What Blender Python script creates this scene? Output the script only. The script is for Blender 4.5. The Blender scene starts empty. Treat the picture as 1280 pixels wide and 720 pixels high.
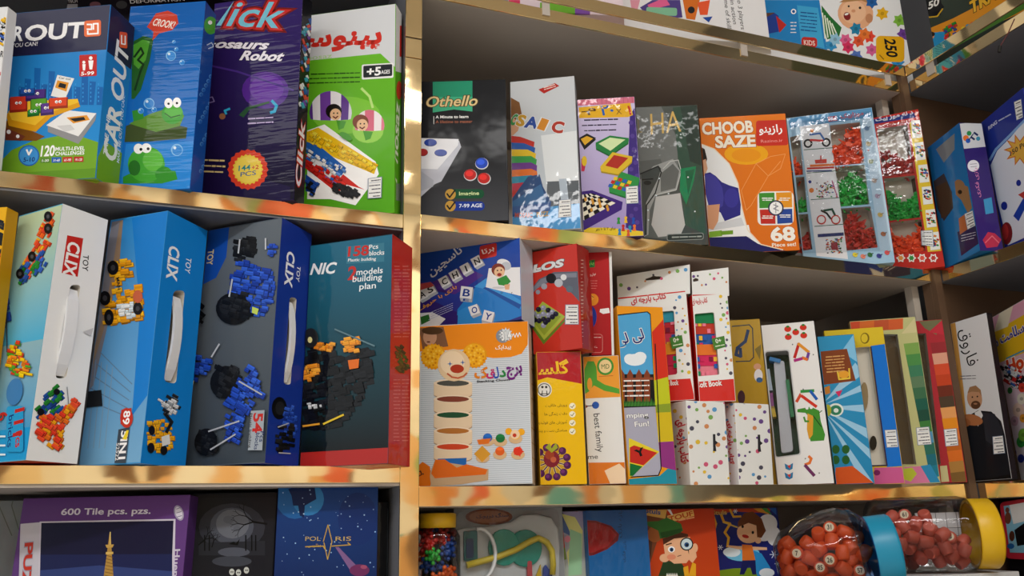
import bpy, bmesh, math, random, unicodedata
from mathutils import Vector, Matrix, Euler
from mathutils.geometry import tessellate_polygon
S = bpy.context.scene
COL = S.collection
# ------------------------------------------------------------------ camera
CH = 1.35
FPX = 1056.33
AX = Vector((0.93494639, 0.07610792, 0.34652971))      # shelf direction in camera axes (x right, y down, z forward)
AZ = Vector((-0.02336005, -0.9613957, 0.27417625))     # up
AY = Vector((-0.35401916, 0.26443504, 0.89707555))     # into the shelves
CAMP = Vector((0, -1, CH))
def cam_to_world(v): return Vector((AX.dot(v), AY.dot(v), AZ.dot(v)))
cd = bpy.data.cameras.new('camera'); cam = bpy.data.objects.new('camera', cd); COL.objects.link(cam)
cd.sensor_width = 36; cd.lens = FPX / 1280 * 36; cd.clip_start = .02
r_, u_, b_ = cam_to_world(Vector((1, 0, 0))), cam_to_world(Vector((0, -1, 0))), cam_to_world(Vector((0, 0, -1)))
M = Matrix((r_, u_, b_)).transposed().to_4x4(); M.translation = CAMP
cam.matrix_world = M
S.camera = cam
# ------------------------------------------------------------------ light
S.view_settings.view_transform = 'Standard'; S.view_settings.look = 'None'
S.view_settings.gamma = 1; S.view_settings.use_curve_mapping = False
S.view_settings.exposure = 0.02
w = bpy.data.worlds.new('shop_ambience'); S.world = w; w.use_nodes = True
w.node_tree.nodes['Background'].inputs[0].default_value = (.93, .97, 1, 1)
w.node_tree.nodes['Background'].inputs[1].default_value = .9
def area(name, loc, rot, sx, sy, power, col=(1, .985, .965)):
    l = bpy.data.lights.new(name, 'AREA'); l.shape = 'RECTANGLE'; l.size = sx; l.size_y = sy; l.energy = power; l.color = col
    o = bpy.data.objects.new(name, l); COL.objects.link(o); o.location = loc; o.rotation_euler = rot; return o
for x, y, e in ((-1.1, -1.75, 14), (.1, -1.75, 14), (1.1, -1.9, 11)):
    area('unseen_ceiling_tube', (x, y, 2.95), (math.radians(6), 0, 0), 1.1, .16, e)
for x in (.3, 1.6, 2.9): area('unseen_ceiling_tube', (x, -2.6, 2.95), (math.radians(-8), 0, 0), 1.1, .16, 9)  # extra tubes added to brighten the opposite wall mirrored in the gold strips
area('ceiling_panel_light', (-1.9, -1.2, 2.95), (0, 0, 0), .6, 1.2, 14)
# ------------------------------------------------------------------ colours and materials
def C(h, k=1.0):
    if not isinstance(h, str): return h
    h = h.lstrip('#')
    if len(h) == 3: h = ''.join(c * 2 for c in h)
    v = [int(h[i:i + 2], 16) / 255 for i in (0, 2, 4)]
    return tuple(min(1, ((x / 12.92) if x <= .04045 else ((x + .055) / 1.055) ** 2.4) * k) for x in v) + (1,)
MAT = {}
def mat(name, build):
    m = bpy.data.materials.new(name); m.use_nodes = True; nt = m.node_tree
    build(nt, nt.nodes['Principled BSDF']); MAT[name] = m; return m
def nd(nt, t, **k):
    n = nt.nodes.new(t)
    for a, v in k.items(): setattr(n, a, v)
    return n
def printed(name, rough=.5, spec=.35, coat=0., crough=.08, bump=0., scale=(12, 12, 12), detail=2, ior=1.45):
    def b(nt, p):
        at = nd(nt, 'ShaderNodeAttribute', attribute_name='Col')
        nt.links.new(at.outputs['Color'], p.inputs['Base Color'])
        p.inputs['Roughness'].default_value = rough; p.inputs['Specular IOR Level'].default_value = spec
        p.inputs['Coat Weight'].default_value = coat; p.inputs['Coat Roughness'].default_value = crough
        if bump:
            tc = nd(nt, 'ShaderNodeTexCoord'); mp = nd(nt, 'ShaderNodeMapping'); mp.inputs['Scale'].default_value = scale
            nz = nd(nt, 'ShaderNodeTexNoise'); nz.inputs['Scale'].default_value = 1; nz.inputs['Detail'].default_value = detail
            bp = nd(nt, 'ShaderNodeBump'); bp.inputs['Strength'].default_value = bump; bp.inputs['Distance'].default_value = .004
            nt.links.new(tc.outputs['Object'], mp.inputs[0]); nt.links.new(mp.outputs[0], nz.inputs['Vector'])
            nt.links.new(nz.outputs[0], bp.inputs['Height']); nt.links.new(bp.outputs[0], p.inputs['Coat Normal'])
    return mat(name, b)
printed('printed_card', .55, .12)
printed('glossy_card', .45, .1, .14, .1, .12, (25, 25, 25))
printed('shrink_wrapped_card', .5, .08, .5, .05, .3, (30, 30, 18), 3)
printed('rippled_wrapped_card', .5, .08, .2, .05, .2, (14, 14, 110), 2)
printed('satin_plastic', .3, .5)
def plain(name, col, rough=.5, metal=0., spec=.5, coat=0.):
    def b(nt, p):
        p.inputs['Base Color'].default_value = C(col); p.inputs['Roughness'].default_value = rough
        p.inputs['Metallic'].default_value = metal; p.inputs['Specular IOR Level'].default_value = spec
        p.inputs['Coat Weight'].default_value = coat
    return mat(name, b)
def noisy(name, c1, c2, scale, rough=.6, spec=.3, bump=.0):
    def b(nt, p):
        tc = nd(nt, 'ShaderNodeTexCoord'); nz = nd(nt, 'ShaderNodeTexNoise'); nz.inputs['Scale'].default_value = scale; nz.inputs['Detail'].default_value = 5
        mx = nd(nt, 'ShaderNodeMix', data_type='RGBA'); mx.inputs[6].default_value = C(c1); mx.inputs[7].default_value = C(c2)
        nt.links.new(tc.outputs['Object'], nz.inputs['Vector']); nt.links.new(nz.outputs[0], mx.inputs[0]); nt.links.new(mx.outputs[2], p.inputs['Base Color'])
        p.inputs['Roughness'].default_value = rough; p.inputs['Specular IOR Level'].default_value = spec
    return mat(name, b)
noisy('grey_laminate', '#b5aca2', '#c2b9af', 6, .6, .3)
noisy('dark_laminate', '#6b6c70', '#76777c', 6, .6, .3)
noisy('brown_laminate', '#5b4534', '#6a513d', 9, .5, .35)
noisy('post_paint', '#bdb4a8', '#c8bfb3', 5, .5, .4)
noisy('floor_tile', '#cfc9c0', '#dad5cd', 3, .4, .4)
noisy('ceiling_paint', '#d8d4cc', '#e2ded6', 2, .8, .2)
def gold(nt, p):
    tc = nd(nt, 'ShaderNodeTexCoord')
    mp = nd(nt, 'ShaderNodeMapping'); mp.inputs['Scale'].default_value = (7, 7, 16)
    nz = nd(nt, 'ShaderNodeTexNoise'); nz.inputs['Scale'].default_value = 1.; nz.inputs['Detail'].default_value = 1.5
    bp = nd(nt, 'ShaderNodeBump'); bp.inputs['Strength'].default_value = .22; bp.inputs['Distance'].default_value = .005
    nt.links.new(tc.outputs['Object'], mp.inputs[0]); nt.links.new(mp.outputs[0], nz.inputs['Vector'])
    nt.links.new(nz.outputs[0], bp.inputs['Height']); nt.links.new(bp.outputs[0], p.inputs['Normal'])
    p.inputs['Base Color'].default_value = C('#fadfaa'); p.inputs['Metallic'].default_value = 1; p.inputs['Roughness'].default_value = .05
mat('gold_mirror_trim', gold)
def shelves_opposite(nt, p):
    # product display on the other side of the aisle: cells of packaging colours in rows
    tc = nd(nt, 'ShaderNodeTexCoord'); mp = nd(nt, 'ShaderNodeMapping'); mp.inputs['Scale'].default_value = (8.5, 1, 4)
    vo = nd(nt, 'ShaderNodeTexVoronoi', distance='CHEBYCHEV'); vo.inputs['Scale'].default_value = 1; vo.inputs['Randomness'].default_value = .8
    sp = nd(nt, 'ShaderNodeSeparateColor')
    cr = nd(nt, 'ShaderNodeValToRGB'); cr.color_ramp.interpolation = 'CONSTANT'
    cols = ['#f4e4cc', '#e8b47a', '#f6f0e6', '#d88a4a', '#faf4ea', '#8a6a50', '#f2e6d2', '#9ab878', '#f0d4a8', '#fbf8f2', '#6ab0b8', '#f0c08a', '#7a5a40', '#f8f2e8', '#e06a4a', '#d8d4cc']
    e = cr.color_ramp.elements
    while len(e) < len(cols): e.new(.5)
    for i, c in enumerate(cols): e[i].position = i / len(cols); e[i].color = C(c)
    nt.links.new(tc.outputs['Object'], mp.inputs[0]); nt.links.new(mp.outputs[0], vo.inputs['Vector'])
    nt.links.new(vo.outputs['Color'], sp.inputs[0]); nt.links.new(sp.outputs[0], cr.inputs[0]); nt.links.new(cr.outputs[0], p.inputs['Base Color'])
    p.inputs['Roughness'].default_value = .6
mat('opposite_display', shelves_opposite)
def clear(name, tint, refl=.5, rough=.04):
    m = bpy.data.materials.new(name); m.use_nodes = True; nt = m.node_tree; nt.nodes.clear()
    o = nd(nt, 'ShaderNodeOutputMaterial'); mx = nd(nt, 'ShaderNodeMixShader'); t = nd(nt, 'ShaderNodeBsdfTransparent'); g = nd(nt, 'ShaderNodeBsdfGlossy')
    t.inputs[0].default_value = C(tint); g.inputs['Roughness'].default_value = rough
    fr = nd(nt, 'ShaderNodeFresnel'); fr.inputs[0].default_value = 1.45
    ma = nd(nt, 'ShaderNodeMath', operation='MULTIPLY'); ma.inputs[1].default_value = refl
    tc = nd(nt, 'ShaderNodeTexCoord'); nz = nd(nt, 'ShaderNodeTexNoise'); nz.inputs['Scale'].default_value = 28; nz.inputs['Detail'].default_value = 3
    bp = nd(nt, 'ShaderNodeBump'); bp.inputs['Strength'].default_value = .4; bp.inputs['Distance'].default_value = .004
    nt.links.new(tc.outputs['Object'], nz.inputs['Vector']); nt.links.new(nz.outputs[0], bp.inputs['Height'])
    nt.links.new(bp.outputs[0], g.inputs['Normal']); nt.links.new(bp.outputs[0], fr.inputs['Normal'])
    nt.links.new(fr.outputs[0], ma.inputs[0]); nt.links.new(ma.outputs[0], mx.inputs[0]); nt.links.new(t.outputs[0], mx.inputs[1]); nt.links.new(g.outputs[0], mx.inputs[2])
    nt.links.new(mx.outputs[0], o.inputs[0]); MAT[name] = m
clear('clear_film', '#f6f7f8', .45); clear('clear_jar_plastic', '#f2f4f6', .7); clear('blue_jar_plastic', '#8fb6e8', .8)
# ------------------------------------------------------------------ mesh helpers
def tag(o, label=None, cat=None, group=None, kind=None):
    if label: o['label'] = label
    if cat: o['category'] = cat
    if group: o['group'] = group
    if kind: o['kind'] = kind
    return o
def link(name, me, m, parent=None):
    o = bpy.data.objects.new(name, me); COL.objects.link(o)
    if m: me.materials.append(MAT[m] if isinstance(m, str) else m)
    if parent: o.parent = parent
    return o
def empty(name, loc, rot=(0, 0, 0)):
    o = bpy.data.objects.new(name, None); COL.objects.link(o); o.location = loc; o.rotation_euler = rot; o.empty_display_size = .02
    return o
def solid(name, polys, m, parent=None, smooth=False):
    """polys: list of (verts, colour or list of colours); one mesh with a colour attribute"""
    vs, fs, cs = [], [], []
    for pts, c in polys:
        b = len(vs); vs += [tuple(p) for p in pts]; fs.append(tuple(range(b, b + len(pts))))
        cs += list(c) if isinstance(c, list) else [c] * len(pts)
    me = bpy.data.meshes.new(name); me.from_pydata(vs, [], fs)
    a = me.color_attributes.new('Col', 'FLOAT_COLOR', 'CORNER')
    flat = [x ** 1.12 for c in cs for x in c]; a.data.foreach_set('color', flat)
    if smooth: me.polygons.foreach_set('use_smooth', [True] * len(me.polygons))
    return link(name, me, m, parent)
def bxm(name, lo, hi, m, parent=None, bev=0.):
    bm = bmesh.new(); bmesh.ops.create_cube(bm, size=1)
    for v in bm.verts: v.co = Vector([lo[i] + (v.co[i] + .5) * (hi[i] - lo[i]) for i in range(3)])
    if bev: bmesh.ops.bevel(bm, geom=bm.edges[:], offset=bev, segments=2, affect='EDGES', profile=.5)
    me = bpy.data.meshes.new(name); bm.to_mesh(me); bm.free()
    return link(name, me, m, parent)
def lathe(name, prof, m, parent=None, seg=28, axis='Z'):
    vs, fs = [], []
    for r, z in prof:
        for k in range(seg):
            a = 2 * math.pi * k / seg
            vs.append((r * math.cos(a), r * math.sin(a), z) if axis == 'Z' else (z, r * math.cos(a), r * math.sin(a)))
    for i in range(len(prof) - 1):
        for k in range(seg):
            fs.append((i * seg + k, i * seg + (k + 1) % seg, (i + 1) * seg + (k + 1) % seg, (i + 1) * seg + k))
    me = bpy.data.meshes.new(name); me.from_pydata(vs, [], fs)
    me.polygons.foreach_set('use_smooth', [True] * len(me.polygons))
    return link(name, me, m, parent)
def tube(name, pts, rad, m, parent=None, seg=8):
    pts = [Vector(p) for p in pts]; vs, fs = [], []
    for i, p in enumerate(pts):
        d = (pts[min(i + 1, len(pts) - 1)] - pts[max(i - 1, 0)]).normalized()
        s = d.cross(Vector((0, 1, .13))).normalized(); t = d.cross(s)
        for k in range(seg):
            a = 2 * math.pi * k / seg; vs.append(p + (s * math.cos(a) + t * math.sin(a)) * rad)
    for i in range(len(pts) - 1):
        for k in range(seg): fs.append((i * seg + k, i * seg + (k + 1) % seg, (i + 1) * seg + (k + 1) % seg, (i + 1) * seg + k))
    fs.append(tuple(range(seg))); fs.append(tuple(range((len(pts) - 1) * seg, len(pts) * seg)))
    me = bpy.data.meshes.new(name); me.from_pydata(vs, [], fs); me.polygons.foreach_set('use_smooth', [True] * len(me.polygons))
    return link(name, me, m, parent)
# ------------------------------------------------------------------ lettering
FORMS = {}
for cp in list(range(0xFB50, 0xFC00)) + list(range(0xFE70, 0xFEFD)):
    d = unicodedata.decomposition(chr(cp)).split()
    if len(d) == 2 and d[0] in ('<initial>', '<medial>', '<final>', '<isolated>'): FORMS.setdefault(chr(int(d[1], 16)), {}).setdefault(d[0][1:-1], chr(cp))
def persian(s):
    out = []
    for i, ch in enumerate(s):
        f = FORMS.get(ch)
        if not f: out.append(ch); continue
        pv = FORMS.get(s[i - 1]) if i else None; nx = FORMS.get(s[i + 1]) if i + 1 < len(s) else None
        a = bool(pv and 'initial' in pv); b = bool(nx and 'final' in nx and 'initial' in f)
        k = 'medial' if a and b else 'final' if a else 'initial' if b else 'isolated'
        out.append(f.get(k, f.get('isolated', ch)))
    r, i = list(reversed(out)), 0
    while i < len(r):                       # numerals keep reading left to right
        j = i
        while j < len(r) and r[j].isdigit(): j += 1
        r[i:j] = reversed(r[i:j]); i = j + 1
    return ''.join(r)
TXT = {}
def text_mesh(s, off, shear):
    key = (s, off, shear)
    if key not in TXT:
        body = persian(s) if any('\u0600' <= c <= '\u06ff' for c in s) else s
        cu = bpy.data.curves.new('lettering', 'FONT'); cu.body = body; cu.offset = off; cu.shear = shear; cu.resolution_u = 3; cu.fill_mode = 'FRONT'
        o = bpy.data.objects.new('lettering', cu); me = o.to_mesh()
        vs = [(v.co.x, v.co.y) for v in me.vertices]; fs = [tuple(p.vertices) for p in me.polygons]
        o.to_mesh_clear(); bpy.data.objects.remove(o); bpy.data.curves.remove(cu)
        TXT[key] = (vs, fs)
    return TXT[key]
# ------------------------------------------------------------------ cartons and their print
BX = {   # x, y, z of the front lower left corner, yaw, backward lean, width, height, depth (metres, radians)
 'edge': (-0.3132, 0.0446, 1.7473, -0.4436, -0.0762, 0.1000, 0.1928, 0.0160),
 'car': (-0.2365, 0.0505, 1.7419, -0.4722, -0.0505, 0.1327, 0.2188, 0.0528),
 'frog': (-0.1070, 0.0341, 1.7421, -0.4499, -0.0062, 0.0983, 0.2527, 0.0309),
 'dino': (-0.0070, 0.0574, 1.7420, -0.5597, -0.0143, 0.1268, 0.2929, 0.0282),
 'pino': (0.1198, 0.0609, 1.7420, -0.5469, -0.0257, 0.1246, 0.3022, 0.0263),
 'yel': (-0.2865, 0.0354, 1.4249, -0.4153, -0.0406, 0.1000, 0.2713, 0.0200),
 'clixw': (-0.1963, 0.0193, 1.4260, -0.8359, 0.0123, 0.0737, 0.2727, 0.0565),
 'clixb': (-0.1059, 0.0295, 1.4239, -0.6898, 0.0195, 0.0815, 0.2837, 0.0693),
 'clixg': (0.0009, 0.0499, 1.4247, -0.7262, 0.0246, 0.1089, 0.2888, 0.0625),
 'teal': (0.1257, 0.0245, 1.4234, -0.6902, 0.0058, 0.1140, 0.2738, 0.0563),
 'puz': (-0.1651, 0.0749, 1.2150, -0.3100, 0.0500, 0.1799, 0.1777, 0.0500),
 'moon': (0.0104, 0.0500, 1.2150, -0.1613, 0.0400, 0.0936, 0.1809, 0.0500),
 'pol': (0.1034, 0.0321, 1.2150, -0.0616, 0.0200, 0.1160, 0.1925, 0.0500),
 'oth': (0.2693, 0.0361, 1.7451, -0.3798, 0.0320, 0.1199, 0.2160, 0.0450),
 'mos': (0.4045, 0.0406, 1.7450, -0.5087, 0.0673, 0.0962, 0.2469, 0.0400),
 'g20': (0.5072, 0.0248, 1.7451, -0.4372, -0.0187, 0.0849, 0.2176, 0.0400),
 'hal': (0.6090, 0.0319, 1.7450, -0.4032, -0.0432, 0.0943, 0.2230, 0.0400),
 'choob': (0.7246, 0.0346, 1.7451, -0.4405, -0.0570, 0.1340, 0.2230, 0.0450),
 'bead1': (0.9225, 0.0603, 1.7451, -0.6031, -0.0164, 0.1373, 0.2711, 0.0350),
 'bead2': (1.0746, 0.0372, 1.7451, -0.7972, -0.0052, 0.0852, 0.2829, 0.0220),
 'clown': (0.2753, 0.0583, 1.4019, -0.4616, 0.0197, 0.1448, 0.2083, 0.0800),
 'tas': (0.2835, 0.0991, 1.6128, -0.7320, 0.0019, 0.1535, 0.1131, 0.0500),
 'gols': (0.4248, 0.0160, 1.4018, -0.3171, 0.0125, 0.0595, 0.1725, 0.0800),
 'los': (0.4311, 0.0411, 1.5764, -0.8756, -0.0227, 0.0731, 0.1448, 0.0400),
 'fam': (0.4970, 0.0243, 1.4011, -0.4316, 0.0301, 0.0484, 0.1715, 0.0800),
 'red4': (0.5109, 0.0255, 1.5764, -0.4023, -0.0018, 0.0312, 0.1560, 0.0600),
 'lili': (0.5476, 0.0098, 1.4013, -0.1541, 0.0238, 0.0684, 0.2452, 0.0260),
 'cbs1': (0.6396, 0.0062, 1.4008, 0.0205, -0.0442, 0.0639, 0.1140, 0.0460),
 'cbs2': (0.7178, 0.0069, 1.4008, 0.0640, -0.0628, 0.0607, 0.1131, 0.0312),
 'cb1': (0.5815, 0.0735, 1.5172, -0.6743, 0.0221, 0.1006, 0.1598, 0.0300),
 'cb2': (0.6703, 0.0146, 1.5158, -0.3380, -0.0580, 0.0514, 0.1545, 0.0500),
 'olive': (0.7713, 0.0810, 1.4017, -0.4928, -0.0017, 0.0542, 0.2536, 0.0300),
 'croc': (0.8143, 0.0474, 1.4013, -0.6741, 0.0346, 0.0772, 0.2418, 0.0350),
 'rays': (0.9019, 0.0264, 1.4016, -0.6144, 0.0183, 0.0529, 0.2242, 0.0160),
 'yblue': (0.9311, 0.0449, 1.4015, -0.6006, -0.0230, 0.0866, 0.2376, 0.0160),
 'frame1': (0.9913, 0.0511, 1.4019, -0.5989, -0.0133, 0.0981, 0.2582, 0.0160),
 'frame2': (1.0572, 0.0390, 1.4027, -0.5964, -0.0394, 0.0808, 0.2548, 0.0160),
 'dog': (1.1518, -0.0085, 1.7459, -1.8571, 0.0209, 0.0948, 0.2184, 0.0382),
 'rocket': (1.1801, -0.0991, 1.7450, -1.9171, 0.0018, 0.1143, 0.2286, 0.0500),
 'man': (1.1450, 0.0028, 1.4035, -1.6604, 0.0342, 0.0752, 0.2523, 0.0110),
 'ho': (1.1961, -0.0403, 1.4012, -2.0633, 0.0000, 0.1174, 0.2576, 0.0400),
 'blackdef': (-0.2000, 0.1550, 1.7425, 0.0000, 0.0175, 0.2400, 0.3700, 0.0400),
 'wrap': (-0.3000, 0.1350, 1.2155, -0.0524, 0.0349, 0.3000, 0.1780, 0.0400),
 'dkp': (0.2215, 0.0500, 1.2155, 0.0000, 0.0000, 0.0160, 0.1700, 0.0600),
 'h1': (0.4050, 0.0350, 2.0923, -0.1396, 0.0000, 0.1850, 0.1600, 0.0600),
 'h2': (0.6000, 0.0400, 2.0923, -0.1396, 0.0000, 0.2620, 0.2400, 0.0600),
 'h3': (0.8760, 0.0695, 2.0923, -0.2269, 0.0000, 0.2980, 0.2400, 0.0600),
 'h4': (1.1850, -0.0350, 2.0923, -1.6057, 0.0000, 0.2800, 0.2400, 0.0600),
 'b2': (0.3310, 0.0850, 1.2440, -0.0698, 0.0175, 0.1500, 0.1325, 0.0500),
 'b3': (0.4640, 0.0950, 1.2440, -0.4363, 0.0175, 0.0540, 0.1265, 0.0500),
 'b4': (0.5080, 0.0580, 1.2440, -0.1396, 0.0175, 0.0860, 0.1265, 0.0500),
 'b5': (0.5880, 0.0580, 1.2440, -0.1745, 0.0175, 0.1100, 0.1265, 0.0500),
 'b6': (0.7120, 0.0800, 1.2440, -0.2094, 0.0175, 0.1080, 0.1265, 0.0500),
 'pinkc': (1.1720, -0.0140, 1.2440, -1.6930, 0.0000, 0.1700, 0.1320, 0.0500),
}
def clip(poly, su, sw, e=.0006):
    def cut(P, ins, isec):
        R = []
        for i in range(len(P)):
            a, b = P[i - 1], P[i]
            if ins(b):
                if not ins(a): R.append(isec(a, b))
                R.append(b)
            elif ins(a): R.append(isec(a, b))
        return R
    def ix(x): return lambda a, b: (x, a[1] + (b[1] - a[1]) * (x - a[0]) / (b[0] - a[0]))
    def iy(y): return lambda a, b: (a[0] + (b[0] - a[0]) * (y - a[1]) / (b[1] - a[1]), y)
    for ins, f in ((lambda p: p[0] >= e, ix(e)), (lambda p: p[0] <= su - e, ix(su - e)), (lambda p: p[1] >= e, iy(e)), (lambda p: p[1] <= sw - e, iy(sw - e))):
        if len(poly) < 3: return []
        poly = cut(poly, ins, f)
    return poly
class Face:
    """one face of a carton: takes points measured on the photograph, lays print on the face itself"""
    def __init__(s, root, O, U, W, su, sw, m):
        s.root, s.O, s.U, s.W, s.su, s.sw, s.m = root, O, U, W, su, sw, m
        s.N = U.cross(W).normalized()      # outward
        s.mw = root.matrix_world.copy(); s.inv = s.mw.inverted()
        s.k = 0; s.cur = None; s.rng = random.Random(5); s.ox = s.oy = 0; s.sc = 1
    def z(s, ox, oy, sc): s.ox, s.oy, s.sc = ox, oy, sc; return s
    def uv(s, x, y):
        px, py = s.ox + x / s.sc, s.oy + y / s.sc
        d = s.inv.to_3x3() @ cam_to_world(Vector((px - 640, py - 360, FPX))); o = s.inv @ CAMP
        t = (s.O - o).dot(s.N) / d.dot(s.N); q = o + d * t - s.O
        return (q.dot(s.U), q.dot(s.W))
    def uvs(s, xy): return [s.uv(xy[i], xy[i + 1]) for i in range(0, len(xy), 2)]
    def at(s, a, h): return s.O + s.U * a[0] + s.W * a[1] + s.N * h
    def part(s, name, m=None):
        s.flush(); s.cur = (name, [], m or s.m); return s
    def flush(s):
        if s.cur and s.cur[1]: solid(s.cur[0], s.cur[1], s.cur[2], s.root)
        s.cur = None
    def raw(s, P, c, cl=True, cols=None):
        if cl and not cols: P = clip(P, s.su, s.sw)
        if len(P) < 3: return
        s.k += 1; h = .00012 + s.k * .0000024
        c = C(c) if not cols else None
        if len(P) == 4 and cols: s.cur[1].append(([s.at(a, h) for a in P], [C(x) for x in cols])); return
        for t in tessellate_polygon([[Vector((a[0], a[1], 0)) for a in P]]):
            q = [P[i] for i in t]
            if (q[1][0] - q[0][0]) * (q[2][1] - q[0][1]) - (q[1][1] - q[0][1]) * (q[2][0] - q[0][0]) < 0: q.reverse()
            s.cur[1].append(([s.at(a, h) for a in q], c))
    def p(s, c, *xy): s.raw(s.uvs(xy), c); return s                                   # polygon
    def r(s, c, u0, v0, u1, v1):                                                        # rectangle in face fractions
        s.raw([(u0 * s.su, v0 * s.sw), (u1 * s.su, v0 * s.sw), (u1 * s.su, v1 * s.sw), (u0 * s.su, v1 * s.sw)], c); return s
    def g(s, cb, ct, u0=0, v0=0, u1=1, v1=1):                                           # printed colour gradient, bottom to top
        e = .004; u0, v0, u1, v1 = max(u0, e), max(v0, e), min(u1, 1 - e), min(v1, 1 - e)
        s.raw([(u0 * s.su, v0 * s.sw), (u1 * s.su, v0 * s.sw), (u1 * s.su, v1 * s.sw), (u0 * s.su, v1 * s.sw)], None, cols=[cb, cb, ct, ct]); return s
    def e(s, c, x, y, rx, ry=None, rot=0, n=20):
        ry = ry or rx; q = []; ca, sa = math.cos(math.radians(rot)), math.sin(math.radians(rot))
        for i in range(n):
            a = 2 * math.pi * i / n; X, Y = rx * math.cos(a), ry * math.sin(a); q += [x + X * ca - Y * sa, y + X * sa + Y * ca]
        return s.p(c, *q)
    def l(s, c, w, *xy):
        for i in range(0, len(xy) - 2, 2):
            x0, y0, x1, y1 = xy[i:i + 4]; L = math.hypot(x1 - x0, y1 - y0) or 1; nx, ny = -(y1 - y0) / L * w / 2, (x1 - x0) / L * w / 2
            ex, ey = (x1 - x0) / L * w * .3, (y1 - y0) / L * w * .3
            s.p(c, x0 + nx - ex, y0 + ny - ey, x1 + nx + ex, y1 + ny + ey, x1 - nx + ex, y1 - ny + ey, x0 - nx - ex, y0 - ny - ey)
        return s
    def star(s, c, x, y, r0, r1, n, rot=0):
        q = []
        for i in range(2 * n):
            a = math.pi * i / n + rot; r = r0 if i % 2 == 0 else r1; q += [x + r * math.cos(a), y + r * math.sin(a)]
        return s.p(c, *q)
    def rr(s, c, x0, y0, x1, y1, r, sk=0):                                              # rounded rectangle (sk: px the right end drops)
        q = []
        for cx, cy, a0 in ((x1 - r, y0 + r, -90), (x1 - r, y1 - r, 0), (x0 + r, y1 - r, 90), (x0 + r, y0 + r, 180)):
            for i in range(5):
                a = math.radians(a0 + 22.5 * i); X, Y = cx + r * math.cos(a), cy + r * math.sin(a); q += [X, Y + sk * (X - x0) / (x1 - x0)]
        return s.p(c, *q)
    def t(s, st, x0, y0, x1, y1, h, c, off=.012, sh=0., o=None, bb=None, ow=.045):
        """lettering along the baseline (x0,y0)-(x1,y1), capital height h"""
        if o: s.t(st, x0, y0, x1, y1, h, o, off + ow, sh, None, bb)
        vs, fs = text_mesh(st, off, sh)
        base, _ = text_mesh(st, .012, sh)
        if not base or not vs: return s
        xa, xb = min(v[0] for v in base), max(v[0] for v in base)
        fa = any('\u0600' <= ch <= '\u06ff' for ch in st) if bb is None else bb
        ya, yb = (min(v[1] for v in base), max(v[1] for v in base)) if fa else (0, .7)
        L = math.hypot(x1 - x0, y1 - y0); nx, ny = (y1 - y0) / L, -(x1 - x0) / L
        a, b, k = s.uv(x0, y0), s.uv(x1, y1), s.uv(x0 + nx * h, y0 + ny * h)
        E = (b[0] - a[0], b[1] - a[1]); le = math.hypot(*E); up = (-E[1] / le, E[0] / le)
        H = abs((k[0] - a[0]) * up[0] + (k[1] - a[1]) * up[1])
        s.k += 1; hh = .00012 + s.k * .0000024; cc = C(c)
        Q = []
        for X, Y in vs:
            m_, n_ = (X - xa) / (xb - xa), (Y - ya) / (yb - ya) * H
            Q.append((a[0] + E[0] * m_ + up[0] * n_, a[1] + E[1] * m_ + up[1] * n_))
        for f in fs:
            if all(-.0002 <= Q[i][0] <= s.su + .0002 and -.0002 <= Q[i][1] <= s.sw + .0002 for i in f): s.cur[1].append(([s.at(Q[i], hh) for i in f], cc))
        return s
    def micro(s, c, x0, y0, x1, y1, rows, w=2.2, sl=0.):                               # lines of print too small to read
        k0 = s.k + 1
        for i in range(rows):
            y = y0 + (y1 - y0) * (i + .5) / rows; x = x0 + s.rng.uniform(0, .12) * (x1 - x0)
            while x < x1 - 3:
                d = s.rng.uniform(4, 14) * w / 2.2; xe = min(x + d, x1); s.k = k0; s.l(c, w * s.rng.uniform(.8, 1.2), x, y + sl * (x - x0), xe, y + sl * (xe - x0)); x = xe + 2.4 * w / 2.2
        return s
    def blocks(s, cols, poly, n, size, rot=0, seed=1, stud=True):                       # picture of clip-together toy bricks
        n = int(n * 1.7); size *= .76; R = random.Random(seed); P = [(poly[i], poly[i + 1]) for i in range(0, len(poly), 2)]
        xs, ys = [p[0] for p in P], [p[1] for p in P]; ca, sa = math.cos(math.radians(rot)), math.sin(math.radians(rot)); done = 0; tries = 0
        while done < n and tries < n * 30:
            tries += 1; x, y = R.uniform(min(xs), max(xs)), R.uniform(min(ys), max(ys)); ins = False
            for i in range(len(P)):
                (ax, ay), (bx, by) = P[i - 1], P[i]
                if (ay > y) != (by > y) and x < (bx - ax) * (y - ay) / (by - ay) + ax: ins = not ins
            if not ins: continue
            done += 1; c = R.choice(cols); a, b = size * R.uniform(.6, 1.3), size * R.uniform(.4, .8)
            def rc(A, B, dx=0, dy=0):
                q = []
                for X, Y in ((-A, -B), (A, -B), (A, B), (-A, B)): q += [x + dx + X * ca - Y * sa, y + dy + X * sa + Y * ca]
                return q
            s.p(C(c, .45), *rc(a, b, size * .12, size * .14)); s.p(c, *rc(a * .94, b * .9))
            if stud: s.p(C(c, 1.35), *rc(a * .8, b * .22, -b * .4 * sa * -1, -b * .45))
        return s
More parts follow.
